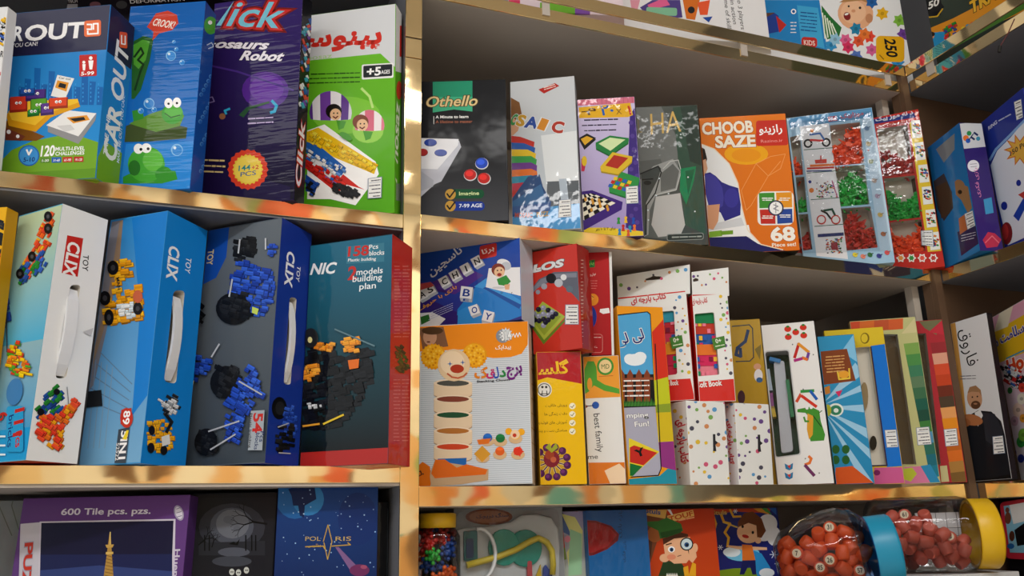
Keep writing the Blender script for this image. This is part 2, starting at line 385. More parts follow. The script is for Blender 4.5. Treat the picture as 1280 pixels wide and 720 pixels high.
    def sticker(s, x0, y0, x1, y1, x2, y2, x3, y3):                                     # white price sticker, corners tl tr br bl
        s.part('price_sticker', 'printed_card'); s.p('#8f9bb0', x0, y0, x1, y1, x2, y2, x3, y3)
        f = lambda a, b: (x0 + (x1 - x0) * a + (x3 - x0) * b + (x2 - x1 - x3 + x0) * a * b, y0 + (y1 - y0) * a + (y3 - y0) * b + (y2 - y1 - y3 + y0) * a * b)
        q = []
        for a, b in ((.05, .03), (.95, .03), (.95, .97), (.05, .97)): q += f(a, b)
        s.p('#f1f1ee', *q)
        for b, a0 in ((.14, .25), (.38, .12), (.56, .3), (.74, .12), (.9, .4)):
            a = a0
            while a < .86:
                e = min(a + s.rng.uniform(.08, .22), .88); s.l('#5a5a66', abs(y3 - y0) * .05, *f(a, b), *f(e, b)); a = e + .06
        s.l('#a8b0c4', abs(y3 - y0) * .02, *f(.1, .24), *f(.9, .24))
        return s
    def prism(s, name, m, xy, t0, t1, c, holes=(), parent=None, uvp=None, bev=0):       # slab of the given outline standing off the face
        P = uvp or s.uvs(xy); loops = [P] + [s.uvs(h) for h in holes]; c = C(c); polys = []
        fl = [a for L in loops for a in L]
        for t in tessellate_polygon([[Vector((a[0], a[1], 0)) for a in L] for L in loops]):
            q = [fl[i] for i in t]
            if (q[1][0] - q[0][0]) * (q[2][1] - q[0][1]) - (q[1][1] - q[0][1]) * (q[2][0] - q[0][0]) < 0: q.reverse()
            polys.append(([s.at(a, t1) for a in q], c)); polys.append(([s.at(a, t0) for a in reversed(q)], c))
        for L in loops:
            for i in range(len(L)): polys.append(([s.at(L[i - 1], t0), s.at(L[i], t0), s.at(L[i], t1), s.at(L[i - 1], t1)], c))
        o = solid(name, polys, m, parent or s.root)
        if bev:
            bm = bmesh.new(); bm.from_mesh(o.data); bmesh.ops.remove_doubles(bm, verts=bm.verts, dist=1e-6); bmesh.ops.recalc_face_normals(bm, faces=bm.faces); bm.to_mesh(o.data); bm.free()
            md = o.modifiers.new('bevel', 'BEVEL'); md.width = bev; md.segments = 2; md.limit_method = 'ANGLE'; md.angle_limit = math.radians(50)
        return o
def rrect(x0, y0, x1, y1, x2, y2, x3, y3, k=.12, n=4):
    """rounded quadrilateral outline through four corners"""
    P = [Vector((x0, y0)), Vector((x1, y1)), Vector((x2, y2)), Vector((x3, y3))]; r = []
    m = min((P[1] - P[0]).length, (P[3] - P[0]).length) * k
    for i in range(4):
        a, b, c = P[i - 1], P[i], P[(i + 1) % 4]; s0 = b + (a - b).normalized() * m; s1 = b + (c - b).normalized() * m
        for j in range(n + 1):
            t = j / n; q = s0 * (1 - t) ** 2 + b * 2 * t * (1 - t) + s1 * t * t; r += [q.x, q.y]
    return r
def carton(key, name, label, cat, cols, m='printed_card', group=None, holes=None, depth=.02, back='#3a3a3c', body='box_body'):
    """cols: face letter -> colour (F R L T B K, or A for all the rest). holes: {face: [outline in photo points]}"""
    x, y, z, yaw, lean, w_, h_, d_ = BX[key]
    z += max(0, d_ * math.sin(lean))
    rot = Euler((-lean, 0, yaw)); R = rot.to_matrix()
    loc = Vector((x, y, z)) - R @ Vector((-w_ / 2, -d_ / 2, 0))
    root = empty(name, loc, rot); root.matrix_world = Matrix.Translation(loc) @ R.to_4x4()
    tag(root, label, cat, group)
    a, b = w_ / 2, d_ / 2; V = Vector
    fr = {'F': (V((-a, -b, 0)), V((1, 0, 0)), V((0, 0, 1)), w_, h_), 'R': (V((a, -b, 0)), V((0, 1, 0)), V((0, 0, 1)), d_, h_),
          'L': (V((-a, b, 0)), V((0, -1, 0)), V((0, 0, 1)), d_, h_), 'K': (V((a, b, 0)), V((-1, 0, 0)), V((0, 0, 1)), w_, h_),
          'T': (V((-a, -b, h_)), V((1, 0, 0)), V((0, 1, 0)), w_, d_), 'B': (V((-a, b, 0)), V((1, 0, 0)), V((0, -1, 0)), w_, d_)}
    faces = {k: Face(root, *v, m) for k, v in fr.items()}
    polys = []
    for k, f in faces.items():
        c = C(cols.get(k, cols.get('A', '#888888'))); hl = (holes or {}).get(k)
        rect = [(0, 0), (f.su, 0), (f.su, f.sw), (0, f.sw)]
        if not hl: polys.append(([f.at(q, 0) for q in rect], c)); continue
        zs = hl[0]; loops = [rect]
        for o in hl[1:]:
            f.z(*zs); loops.append([(min(max(q[0], .001), f.su - .001), min(max(q[1], .001), f.sw - .001)) for q in f.uvs(o)])
        fl = [q for L in loops for q in L]
        for t in tessellate_polygon([[Vector((q[0], q[1], 0)) for q in L] for L in loops]):
            q = [fl[i] for i in t]
            if (q[1][0] - q[0][0]) * (q[2][1] - q[0][1]) - (q[1][1] - q[0][1]) * (q[2][0] - q[0][0]) < 0: q.reverse()
            polys.append(([f.at(p, 0) for p in q], c))
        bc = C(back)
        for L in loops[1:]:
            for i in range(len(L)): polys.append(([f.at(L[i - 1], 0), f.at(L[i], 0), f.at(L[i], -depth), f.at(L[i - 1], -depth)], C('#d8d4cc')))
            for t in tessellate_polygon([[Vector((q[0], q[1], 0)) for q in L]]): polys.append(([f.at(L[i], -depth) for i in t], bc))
    body_o = solid(body, polys, m, root)
    bm = bmesh.new(); bm.from_mesh(body_o.data); bmesh.ops.remove_doubles(bm, verts=bm.verts, dist=1e-6)
    if not holes: bmesh.ops.recalc_face_normals(bm, faces=bm.faces)
    bm.to_mesh(body_o.data); bm.free()
    if not holes:
        md = body_o.modifiers.new('soft_edges', 'BEVEL'); md.width = .0007; md.segments = 2
    faces['root'] = root
    return faces
def done(f):
    for k in f:
        if k != 'root': f[k].flush()

# ------------------------------------------------------------------ the room
tag(bxm('floor', (-3, -3.2, -.05), (6, .6, 0), 'floor_tile'), kind='structure')
tag(bxm('ceiling', (-3, -3.2, 3.0), (6, .6, 3.05), 'ceiling_paint'), kind='structure')
tag(bxm('wall_back', (-3, .42, 0), (3.5, .5, 3.0), 'dark_laminate'), kind='structure')
tag(bxm('wall_opposite', (-3, -3.2, 0), (6, -3.1, 3.0), 'opposite_display'), kind='structure')
tag(bxm('wall_right', (1.6, -1.45, 0), (1.7, .42, 3.0), 'dark_laminate'), kind='structure')
tag(bxm('wall_far', (6, -3.1, 0), (6.1, .5, 3.0), 'opposite_display'), kind='structure')
# ------------------------------------------------------------------ shelving
zL1, zL2, zL3 = CH + .392, CH + .0745, CH - .135
zR1, zR2, zR3, zR4 = CH + .7418, CH + .395, CH + .0512, CH - .1065
XD0, XD1, XP, XR = .2385, .2615, 1.1265, 1.146
DEP = .34
def shelf(unit, x0, x1, top, th, m, gb=None, gt=None, y1=DEP):
    b = bxm('shelf_board', (x0, .0012, top - th), (x1, y1, top), m, unit)
    if gb: bxm('gold_edge_strip', (x0, -.0012, gb), (x1, .0012, gt), 'gold_mirror_trim', b, .0005)
    return b
U1 = tag(empty('shelving_unit', (-.3, .17, 0)), 'dark shelving unit on the left with gold edged shelves', 'shelf unit'); U1.location = (0, 0, 0)
shelf(U1, -1.0, XD0, zL1, .0215, 'dark_laminate', zL1 - .0185, zL1)
shelf(U1, -1.0, XD0, zL2, .0225, 'grey_laminate', zL2 - .0190, zL2)
shelf(U1, -1.0, XD0, zL3, .02, 'dark_laminate', zL3 - .0185, zL3)
shelf(U1, -1.0, XD0, CH + .80, .02, 'dark_laminate', CH + .781, CH + .80)
bxm('back_panel', (-1.0, DEP, 0), (XD0, DEP + .012, 2.5), 'dark_laminate', U1)
bxm('side_panel', (-1.02, 0, 0), (-1.0, DEP + .012, 2.5), 'dark_laminate', U1)
U2 = tag(empty('shelving_unit', (0, 0, 0)), 'grey shelving unit in the middle with gold edged shelves and post', 'shelf unit')
dv = bxm('divider_panel', (XD0, .0012, 0), (XD1, DEP + .012, 2.5), 'dark_laminate', U2)
for a, b in ((.0, 1.9695), (1.9705, 2.0), (2.0025, 2.5)):
    bxm('gold_divider_strip', (XD0, -.0025, a), (XD1, .0012, b), 'gold_mirror_trim', dv, .0005)
for z, th in ((zR1, .0205), (zR2, .0205), (zR3, .0240), (zR4, .02)):
    if z != zR4: shelf(U2, XD1, XP, z, th, 'grey_laminate', z - th + .0006, z)
    else: bxm('counter_board', (XD1, -.13, z - th), (XP, DEP, z), 'grey_laminate', U2)
    bxm('support_batten', (XD1, DEP - .03, z - th - .045), (XP, DEP, z - th), 'grey_laminate', U2)
rail = bxm('gold_guard_rail', (XD1, -.0065, zR1 + .0095), (XR - .009, -.0035, zR1 + .030), 'gold_mirror_trim', U2, .0005)
for x in (.45, .80, 1.1): bxm('rail_bracket', (x - .006, -.0035, zR1 - .012), (x + .006, -.0013, zR1 + .028), 'grey_laminate', rail)
bxm('back_panel', (XD1, DEP, 0), (XP + .3, DEP + .012, 2.5), 'grey_laminate', U2)
bxm('corner_shelf_board', (XP, .0205, zR1 - .0205), (XR + .36, DEP, zR1), 'grey_laminate', U2)
bxm('corner_post', (XP - .014, .03, 0), (XP, .045, zR1 - .0205), 'post_paint', U2)
U3 = tag(empty('shelving_unit', (0, 0, 0)), 'dark corner shelving unit on the right turned towards the aisle', 'shelf unit')
bxm('end_panel', (XP, .004, 0), (XR + .40, .020, zR1 - .0005), 'brown_laminate', U3)
bxm('back_panel', (XR + .36, -1.4, 0), (XR + .372, .004, 2.5), 'dark_laminate', U3)
bxm('corner_post', (XP + .001, -.006, 0), (XR - .004, .004, zR1 + .032), 'brown_laminate', U3)
for z, th in ((zR1, .0205), (zR2, .0205), (zR3, .024), (zR4, .02)):
    b = bxm('shelf_board', (XR, -1.4, z - th), (XR + .36, .003, z), 'dark_laminate', U3)
    bxm('gold_edge_strip', (XR - .0022, -1.4, z - th + .0006), (XR, -.007, z), 'gold_mirror_trim', b, .0005)
rail = bxm('gold_guard_rail', (XR - .0075, -1.4, zR1 + .0095), (XR - .0045, -.007, zR1 + .030), 'gold_mirror_trim', U3, .0005)
for y in (-.055, -.45): bxm('rail_bracket', (XR - .0045, y - .008, zR1 - .012), (XR - .0023, y + .008, zR1 + .028), 'grey_laminate', rail)
Z1, Z2, Z3, Z4, Z5 = (0, 0, 2.6667), (250, 0, 2.5714), (0, 240, 2), (230, 260, 2.1176), (0, 570, 2.415)
Z6, Z7, Z8 = (510, 80, 3.13), (780, 110, 3.2727), (980, 100, 3)
Y1, Y2, Y3, Y4, Y5, Y6, Y7, Y8 = (510, 290, 4.235), (510, 400, 3.2727), (650, 290, 4.235), (650, 430, 3.789), (750, 320, 3.789), (820, 380, 3), (1010, 370, 2.88), (510, 600, 4.741)
W1, W2, W3, W4 = (720, 600, 4.571), (960, 600, 4), (500, 0, 3.2), (860, 0, 3.0476)

# ------------------------------------------------------------------ left unit, upper shelf
B = carton('edge', 'toy_box', 'white robot toy box cut off by the left edge, upper left shelf', 'box', {'A': '#e8e9ea'}, 'glossy_card')
f = B['F'].z(*Z1).part('printed_picture')
f.blocks(['#2a4f9e', '#3c66b8', '#222', '#c9d0da', '#e6b822'], (0, 70, 22, 60, 32, 150, 10, 160, 0, 140), 16, 9, 30, 3)
f.t('R', 0, 190, 10, 190, 20, '#222'); f.blocks(['#c8332e', '#e04a40'], (0, 240, 12, 235, 10, 350, 0, 360), 8, 9, 0, 4); done(B)
B = carton('blackdef', 'toy_box', 'black deformation toy box standing behind the blue car game box', 'box', {'A': '#1a1420'}, 'glossy_card')
f = B['F'].part('title_lettering'); f.t('DEFORMATION', 163, 4.5, 231, 1, 4.5, '#e5e5e8'); f.t('TOY TECH', 74, 4, 97, 3, 4, '#c9c9cc')
f.p('#8f8f95', 72, 5.5, 97, 5, 97, 11, 72, 11.5); f.part('printed_picture').e('#7a5560', 119, 6, 7, 4).e('#4a4a4e', 152, 6, 7, 5); done(B)
B = carton('car', 'game_box', 'blue and navy car escape game box with green ground, upper left shelf', 'game box', {'A': '#2f8fd6', 'B': '#8bb83a', 'K': '#26264a', 'T': '#26264a'}, 'glossy_card')
f = B['F'].z(*Z1).part('printed_background')
f.g('#2f9ade', '#2a86cc'); f.p('#2a2a4e', 0, 0, 400, 0, 372, 164, 0, 192)
R = random.Random(4)
for x, h in ((60, 60), (80, 90), (112, 130), (135, 70), (160, 118), (182, 80), (215, 95), (245, 60), (270, 105), (296, 80), (322, 60)):
    f.p('#1f6fb8', x, 350, x + R.uniform(14, 26), 350, x + 24, 345 - h * .9, x + 3, 343 - h * .9)
    for q in range(5): f.p('#3f9fe0', x + 5, 340 - q * 14, x + 9, 340 - q * 14, x + 9, 334 - q * 14, x + 5, 334 - q * 14)
f.p('#7fb031', 0, 540, 40, 500, 110, 470, 200, 452, 270, 455, 330, 475, 330, 620, 0, 620)
f.p('#6ea02a', 0, 580, 330, 560, 330, 620, 0, 620)
f.part('title_lettering'); f.t('R', 44, 137, 74, 135, 47, '#f2f2f4', .03); f.t('OUT', 82, 136, 280, 124, 50, '#f2f2f4', .03); f.t('YOU CAN!', 38, 159, 125, 152, 13, '#e8e8ee')
f.part('logo_square').rr('#e8743a', 281, 70, 337, 124, 8, -4); f.l('#fff', 5, 291, 82, 306, 82, 306, 98, 291, 98).l('#fff', 5, 312, 80, 327, 79, 327, 112, 293, 114, 293, 104).l('#fff', 5, 312, 80, 312, 98)
f.part('age_badge').rr('#c9332f', 265, 184, 323, 256, 4, -3); f.e('#fff', 280, 208, 5); f.p('#fff', 275, 214, 286, 214, 284, 235, 277, 235); f.e('#fff', 303, 194, 6); f.p('#fff', 295, 202, 312, 202, 308, 232, 299, 232); f.t('5-99', 270, 252, 313, 250, 12, '#fff', .02)
f.part('printed_picture')
f.p('#9a9a9c', 160, 420, 262, 455, 322, 380, 318, 402, 262, 480, 160, 440).p('#efefee', 155, 418, 225, 368, 322, 378, 262, 455).p('#e9a23a', 222, 392, 290, 384, 300, 400, 245, 412).p('#2a2a2e', 232, 396, 280, 390, 286, 400, 250, 406).p('#d8d8d8', 190, 420, 236, 416, 250, 432, 216, 440)
f.p('#efefec', 170, 320, 192, 250, 248, 262, 218, 330).p('#e9a23a', 184, 292, 192, 268, 230, 276, 222, 306).p('#2a2a2e', 194, 290, 200, 276, 222, 282, 218, 296).t('Car out', 196, 262, 236, 268, 7, '#333')
f.p('#8a5a1e', 18, 400, 150, 455, 122, 470, 18, 468).p('#e2a81e', 20, 380, 90, 350, 262, 338, 268, 356, 170, 392, 120, 440, 30, 420).p('#f4c93a', 28, 372, 95, 338, 260, 330, 262, 342, 165, 376, 118, 418, 40, 400)
for c, x, y, a, b in (('#d8452e', 62, 346, 30, 26), ('#5a3a8e', 120, 315, 34, 18), ('#6ab03a', 130, 352, 28, 24), ('#6a4a9e', 158, 362, 22, 20), ('#e2552e', 195, 342, 32, 18), ('#2f62b8', 92, 306, 26, 12), ('#3aa04a', 112, 374, 20, 12)):
    f.p(C(c, .5), x - a, y - b + 8, x + a, y - b, x + a, y + b, x - a, y + b + 5); f.p(c, x - a + 3, y - b + 4, x + a - 4, y - b, x + a - 5, y + b - 8, x - a + 3, y + b - 4)
    f.e('#fff', x - 6, y - 2, 5).e('#fff', x + 6, y - 3, 5).e('#111', x - 5, y - 1, 2).e('#111', x + 7, y - 2, 2)
f.p('#7a4030', 20, 425, 85, 455, 70, 470, 20, 465).e('#fff', 30, 440, 7).e('#fff', 60, 455, 6)
f.part('level_badge').e('#2f6fc0', 97, 519, 35).e('#4a9fe0', 97, 519, 31).t('5-10', 78, 540, 116, 538, 14, '#1a3a7a', .02).l('#fff', 6, 90, 500, 97, 516, 106, 500)
f.part('level_lettering'); f.t('120', 136, 521, 181, 519, 34, '#fff', .03); f.t('MULTI-LEVEL', 185, 503, 283, 500, 12, '#fff', .02); f.t('CHALLENGES', 185, 519, 281, 515, 12, '#fff', .02)
for i, c in enumerate(('#6a9a3a', '#2f6fc0', '#c9482e', '#c03a2e')): f.p(c, 136 + 37 * i, 526 - i, 168 + 37 * i, 525 - i, 168 + 37 * i, 543 - i, 136 + 37 * i, 544 - i); f.t(('1-30', '31-60', '61-90', '91-120')[i], 141 + 37 * i, 540 - i, 163 + 37 * i, 539 - i, 8, '#fff')
f = B['R'].z(*Z1).part('side_print'); f.g('#2f9ade', '#2a86cc'); f.p('#2a2a4e', 350, 0, 470, 50, 440, 235, 355, 170); f.p('#7fb031', 310, 560, 350, 470, 420, 520, 420, 640, 310, 620)
f.part('side_lettering'); f.t('CAR OUT', 384, 545, 428, 168, 44, '#f4f4f6', .03); f.t('TAKE THE', 356, 520, 368, 390, 13, '#f4f4f6', .02); f.t('MAKE ME OUT IF YOU CAN!', 397, 545, 416, 320, 9, '#e4eefa'); f.part('side_logo').rr('#e8643a', 398, 105, 424, 158, 5, 4); f.l('#fff', 4, 405, 118, 405, 146, 417, 148, 417, 120); done(B)
B = carton('frog', 'game_box', 'bright blue frog game box in rippled plastic wrap', 'game box', {'A': '#1a78cc', 'R': '#1d5cb4', 'T': '#14509c'}, 'rippled_wrapped_card')
f = B['F'].z(*Z1).part('printed_background'); f.g('#1c7fd0', '#1266b4'); f.p('#2f8fdc', 420, 480, 650, 470, 640, 640, 400, 640)
f.part('printed_picture'); f.p('#2a6a2c', 440, 140, 478, 120, 512, 128, 500, 200, 470, 300, 448, 330, 438, 330).p('#58a83a', 445, 150, 476, 132, 500, 138, 486, 200, 462, 230, 446, 215)
f.l('#16401c', 7, 448, 190, 470, 160, 478, 178, 460, 200, 478, 215, 468, 240, 450, 300)
f.p('#4a5a2e', 420, 420, 470, 400, 560, 410, 625, 425, 620, 462, 500, 472, 415, 474).p('#6a9a3a', 430, 412, 500, 380, 560, 360, 615, 385, 600, 420, 520, 440)
f.p('#3f9a3a', 440, 370, 475, 362, 480, 395, 445, 405).e('#4aa83c', 575, 380, 36, 34).e('#62bd48', 578, 372, 30, 22).e('#fff', 562, 344, 14, 17).e('#fff', 590, 342, 14, 17).e('#111', 562, 346, 4).e('#111', 590, 344, 4).l('#2a6a22', 4, 550, 378, 570, 392, 600, 384)
f.p('#3d9a34', 410, 590, 470, 560, 585, 570, 592, 598, 540, 612, 410, 612).e('#4fae3c', 488, 548, 62, 60).e('#6cc24e', 510, 535, 34, 36).e('#2f7a2a', 448, 560, 20, 26).e('#3f9a34', 545, 580, 28, 24, -20).e('#fff', 462, 496, 16, 17).e('#fff', 488, 494, 17, 16).e('#222', 470, 498, 5).e('#222', 494, 496, 5)
f.part('speech_bubble').p('#cf4a36', 490, 90, 520, 45, 560, 36, 590, 50, 595, 78, 575, 100, 530, 112, 508, 136, 512, 106); f.t('CROOK!', 508, 84, 578, 96, 24, '#f4ece4', .02, .2)
f.part('printed_bubbles')
for x, y, r in ((580, 140, 6), (570, 186, 17), (607, 208, 9), (497, 345, 18), (590, 500, 20), (514, 366, 9), (588, 165, 7), (470, 370, 10)): f.e('#8cc4ee', x, y, r).e('#3f93dc', x + 1, y + 1, r * .82).e('#dff0fc', x - r * .35, y - r * .35, r * .25)
f = B['R'].z(*Z1).part('side_print'); f.g('#1a5cb4', '#164f9e'); f.e('#4fae3c', 702, 85, 22, 30).e('#fff', 700, 75, 7).l('#cfe0f4', 3, 690, 150, 705, 142, 712, 155, 695, 162)
for i in range(26): f.e('#5f9ad8', 655 + (i * 37) % 45 + 10, 240 + i * 15, 6, 7).e('#2a6cc0', 656 + (i * 37) % 45 + 10, 241 + i * 15, 4.5, 5.5)
done(B)
B = carton('dino', 'toy_box', 'dark purple dinosaur robot building toy box, upper left shelf', 'box', {'A': '#2a1a52', 'R': '#15131c', 'T': '#15131c'}, 'rippled_wrapped_card')
f = B['F'].z(*Z2).part('printed_background'); f.g('#160f2c', '#3a2570'); f.e('#5a2a92', 210, 290, 75, 60).e('#6c35a5', 215, 285, 55, 44); f.p('#241748', 0, 520, 290, 600, 290, 660, 0, 640)
f.l('#50348a', 6, 30, 210, 120, 230, 300, 290); f.l('#8a7ab0', 3, 0, 320, 40, 312, 46, 326, 0, 340)
f.part('title_lettering'); f.t('lick', 50, 82, 262, 92, 84, '#c8322e', .06, .2, '#7a1a1a'); f.t('lick', 52, 81, 260, 90, 82, '#7fc4d8', .01, .2)
f.t('nosaurs', 16, 152, 218, 158, 27, '#f4f0fa', .035, .3, '#1a1038', ow=.03); f.t('Robot', 128, 192, 266, 196, 29, '#f4f0fa', .035, .3, '#1a1038', ow=.03)
f.part('printed_picture'); f.p('#2f5a3a', 125, 370, 150, 345, 222, 325, 224, 332, 160, 352, 140, 378).l('#38b0d8', 9, 232, 325, 246, 340, 240, 358, 228, 362).l('#38b0d8', 7, 95, 350, 80, 356, 84, 366).e('#9a6a4a', 72, 374, 10).micro('#c9b8e0', 150, 375, 235, 405, 2, 4, -.06).micro('#e0c890', 10, 505, 80, 560, 3, 5, .04)
f.part('piece_count_seal').star('#d8482e', 154, 545, 66, 61, 20).star('#e8c84a', 154, 545, 50, 45, 22).e('#ecd25a', 154, 545, 43); f.t('144', 124, 550, 162, 546, 17, '#2a8a8e', .02); f.t('+2', 166, 545, 188, 543, 13, '#c8322e', .02); f.t('PCS', 130, 568, 180, 562, 14, '#3a6a9e', .01); done(B)
f = B['R'].z(*Z2).part('side_print')
f.blocks(['#3aa0b8', '#c9482e', '#6a3a9e', '#d8d8e0', '#2a5aa8'], (330, 100, 355, 60, 348, 330, 318, 350), 34, 10, 70, 7); f.t('Click', 322, 605, 336, 400, 18, '#e8e4f0', .02, 0, '#c8322e')
done(B)
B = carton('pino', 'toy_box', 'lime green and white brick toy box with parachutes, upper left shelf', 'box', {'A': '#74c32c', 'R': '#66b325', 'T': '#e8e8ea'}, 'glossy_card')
f = B['F'].z(*Z2).part('printed_background'); f.g('#5fb01f', '#7cc935'); f.p('#dcdfe3', 330, 20, 640, 10, 634, 222, 580, 172, 335, 196)
f.part('title_lettering'); f.t('پینوساز', 262, 178, 578, 164, 78, '#d8392c', .03); f.t('پینوساز', 262, 174, 578, 160, 78, '#d8392c', .03); f.t('Pinosaz', 318, 196, 424, 186, 15, '#b8d8a0')
f.part('age_badge').rr('#f2f2f2', 520, 208, 622, 256, 5, -6).rr('#2e3338', 525, 212, 618, 250, 4, -6); f.t('+5', 536, 244, 580, 241, 26, '#fff', .03); f.t('AGES', 582, 238, 610, 236, 12, '#fff')
f.part('printed_text').micro('#2a5a14', 345, 232, 515, 275, 3, 3.6, -.03)
f.part('printed_picture'); f.e('#8ad044', 470, 370, 110, 60).e('#a4dc60', 540, 420, 50, 40).l('#c8ec90', 8, 520, 285, 545, 310, 555, 345)
def chute(cs, x, y, w_, h_):
    n = len(cs)
    for i, c in enumerate(cs):
        a0, a1 = math.pi * (1 - i / n), math.pi * (1 - (i + 1) / n); q = []
        for k in range(5): a = a0 + (a1 - a0) * k / 4; q += [x + w_ * math.cos(a), y - h_ * math.sin(a)]
        f.p(c, *q, x + w_ * .96 * math.cos(a1), y + h_ * .24 * (1 + .3 * math.sin(a1)), x + w_ * .96 * math.cos(a0), y + h_ * .24 * (1 + .3 * math.sin(a0)))
chute(['#6a3f9a', '#f0eef4', '#7a4aa8', '#f0eef4', '#6a3f9a', '#e4e0ee'], 420, 365, 68, 72); chute(['#e88aa0', '#f4ecee', '#e07890', '#f8f0f2', '#e88aa0'], 545, 405, 48, 52)
for x, y, hc in ((434, 366, '#1c1410'), (520, 400, '#8a4a2e')): f.e(hc, x - 4, y - 8, 26, 24).e('#f0c8a0', x + 2, y + 2, 18, 19).l('#7a2a20', 4, x - 6, y + 9, x + 2, y + 14, x + 9, y + 8).e('#111', x - 4, y - 2, 2.5).e('#111', x + 8, y - 2, 2.5).p('#58a83a', x + 4, y + 20, x + 36, y + 24, x + 28, y + 46, x + 12, y + 52)
f.p('#fff', 345, 420, 400, 400, 565, 520, 575, 560, 500, 660, 420, 640, 345, 640)
for c, a in (('#d8342a', (338, 500, 470, 600, 440, 620, 338, 540)), ('#f0c81e', (340, 425, 380, 410, 570, 530, 560, 560, 345, 470)), ('#2f6fc0', (340, 455, 385, 470, 470, 540, 455, 565, 340, 490)), ('#e8e8ea', (350, 495, 430, 545, 420, 575, 350, 520)), ('#d8342a', (440, 585, 530, 610, 510, 600, 460, 560)), ('#2a55a8', (340, 560, 380, 590, 370, 620, 340, 615))): f.p(c, *a)
f.blocks(['#f0c81e', '#e8b818', '#f4d84a'], (360, 422, 570, 530, 560, 556, 350, 455), 44, 10, 33, 11); f.blocks(['#d8342a', '#c02a22', '#2f6fc0'], (342, 500, 480, 590, 450, 610, 342, 540), 26, 10, 33, 12); f.blocks(['#e4e6ea', '#6a9ad8', '#2f6fc0'], (346, 478, 470, 545, 450, 570, 348, 510), 22, 9, 33, 13)
f.blocks(['#222326', '#2e2f33'], (430, 590, 512, 612, 500, 648, 432, 615), 22, 11, 33, 14); f.blocks(['#2a55a8', '#222326'], (345, 575, 382, 590, 372, 635, 348, 620), 8, 10, 33, 15); f.e('#58a83a', 470, 440, 22, 10, 30)
f.sticker(541, 575, 587, 569, 585, 637, 540, 640); f.flush()
f = B['R'].z(*Z2).part('side_print'); f.p('#e0e2e4', 610, 0, 670, 30, 668, 240, 615, 225); f.l('#d8392c', 8, 646, 85, 645, 180); f.t('Pinosaz', 632, 590, 642, 340, 16, '#eaf4e0', .02); f.e('#c8482e', 640, 290, 9, 30).rr('#8a9a88', 630, 590, 645, 645, 3); done(B)
# ------------------------------------------------------------------ left unit, middle shelf
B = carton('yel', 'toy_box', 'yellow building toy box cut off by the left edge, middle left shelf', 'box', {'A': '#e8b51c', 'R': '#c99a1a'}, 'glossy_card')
f = B['F'].z(*Z3).part('printed_picture'); f.blocks(['#222326', '#33353a'], (0, 65, 12, 80, 8, 150, 0, 170), 16, 9, 20, 2); f.blocks(['#d8482e', '#e8643a'], (0, 160, 14, 150, 10, 195, 0, 200), 8, 8, 20, 3); done(B)
def clix_side(B, slot, name_xy, frame, lc, box, handle=True):
    f = B['R'].z(*frame).part('title_lettering')
    if box: f.p('#c9302a', *box)
    f.t('CLIX', *name_xy[0], lc, .03); f.t('TOY', *name_xy[1], lc if not box else '#2a2a2c', .01); f.flush()
    # moulded carrying handle bowed out of the slot
    (x0, y0), (x1, y1), wd = slot[1]
    pts = []
    for i in range(9):
        t = i / 8; a = f.uv(x0 + (x1 - x0) * t, y0 + (y1 - y0) * t); pts.append((a, -.004 + .0085 * math.sin(math.pi * t) ** .6))
    vs, cs = [], C('#e9ebee'); polys = []
    hw = wd / 2
    for i in range(8):
        q = []
        for (a, h), s in ((pts[i], 1), (pts[i + 1], 1)): q.append((a, h))
        (a, h), (b, k) = q; dx = Vector((hw, 0))
        for s0, s1, e0, e1 in ((-1, 1, 0, 0),): polys.append(([f.at((a[0] - hw, a[1]), h), f.at((a[0] + hw, a[1]), h), f.at((b[0] + hw, b[1]), k), f.at((b[0] - hw, b[1]), k)], cs))
        for s in (-1, 1): polys.append(([f.at((a[0] + s * hw, a[1]), h), f.at((a[0] + s * hw, a[1]), h - .003), f.at((b[0] + s * hw, b[1]), k - .003), f.at((b[0] + s * hw, b[1]), k)], cs))
        polys.append(([f.at((a[0] - hw, a[1]), h - .003), f.at((a[0] + hw, a[1]), h - .003), f.at((b[0] + hw, b[1]), k - .003), f.at((b[0] - hw, b[1]), k - .003)], cs))
    tag(solid('carrying_handle', polys, 'satin_plastic', B['root']), 'white plastic carrying handle')
    return f
sl = (rrect(176, 232, 202, 232, 166, 466, 138, 466, .4), ((186, 242), (152, 458), .013))
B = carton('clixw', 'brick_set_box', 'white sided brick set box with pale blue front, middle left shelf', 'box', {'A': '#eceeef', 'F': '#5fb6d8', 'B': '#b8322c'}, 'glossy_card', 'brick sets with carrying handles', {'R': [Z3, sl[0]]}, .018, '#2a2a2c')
f = B['F'].z(*Z3).part('printed_background'); f.g('#1f9fd8', '#d2dcae'); f.g('#2aa5dc', '#2aa5dc', 0, 0, 1, .12); f.g('#58b8dc', '#c8d8b0', 0, .45, 1, 1)
f.part('printed_picture'); f.blocks(['#d8482e', '#e8643a', '#f0b81e', '#e86a28'], (110, 60, 132, 55, 126, 130, 100, 170, 90, 190, 60, 230, 44, 222, 60, 180, 90, 130), 46, 9, -60, 21); f.blocks(['#2a5aa8', '#2a8a3a', '#3a6ac0'], (50, 190, 80, 165, 112, 150, 118, 190, 96, 200, 60, 232, 46, 222), 26, 9, -60, 22)
for x, y in ((122, 62), (122, 92), (82, 162), (52, 205)): f.e('#1c1c20', x, y, 10, 13).e('#5a5a60', x, y, 4, 5)
f.blocks(['#2a4fa8', '#3a5fc0'], (0, 260, 22, 265, 30, 330, 0, 340), 14, 9, 80, 23); f.l('#4a5a68', 3, 18, 255, 20, 400)
f.blocks(['#d8482e', '#e88a28', '#f0c81e', '#58a83a'], (28, 380, 48, 375, 60, 420, 88, 432, 84, 455, 30, 470, 22, 430), 34, 9, 10, 24); f.e('#4a8ac0', 40, 500, 20, 34, 10)
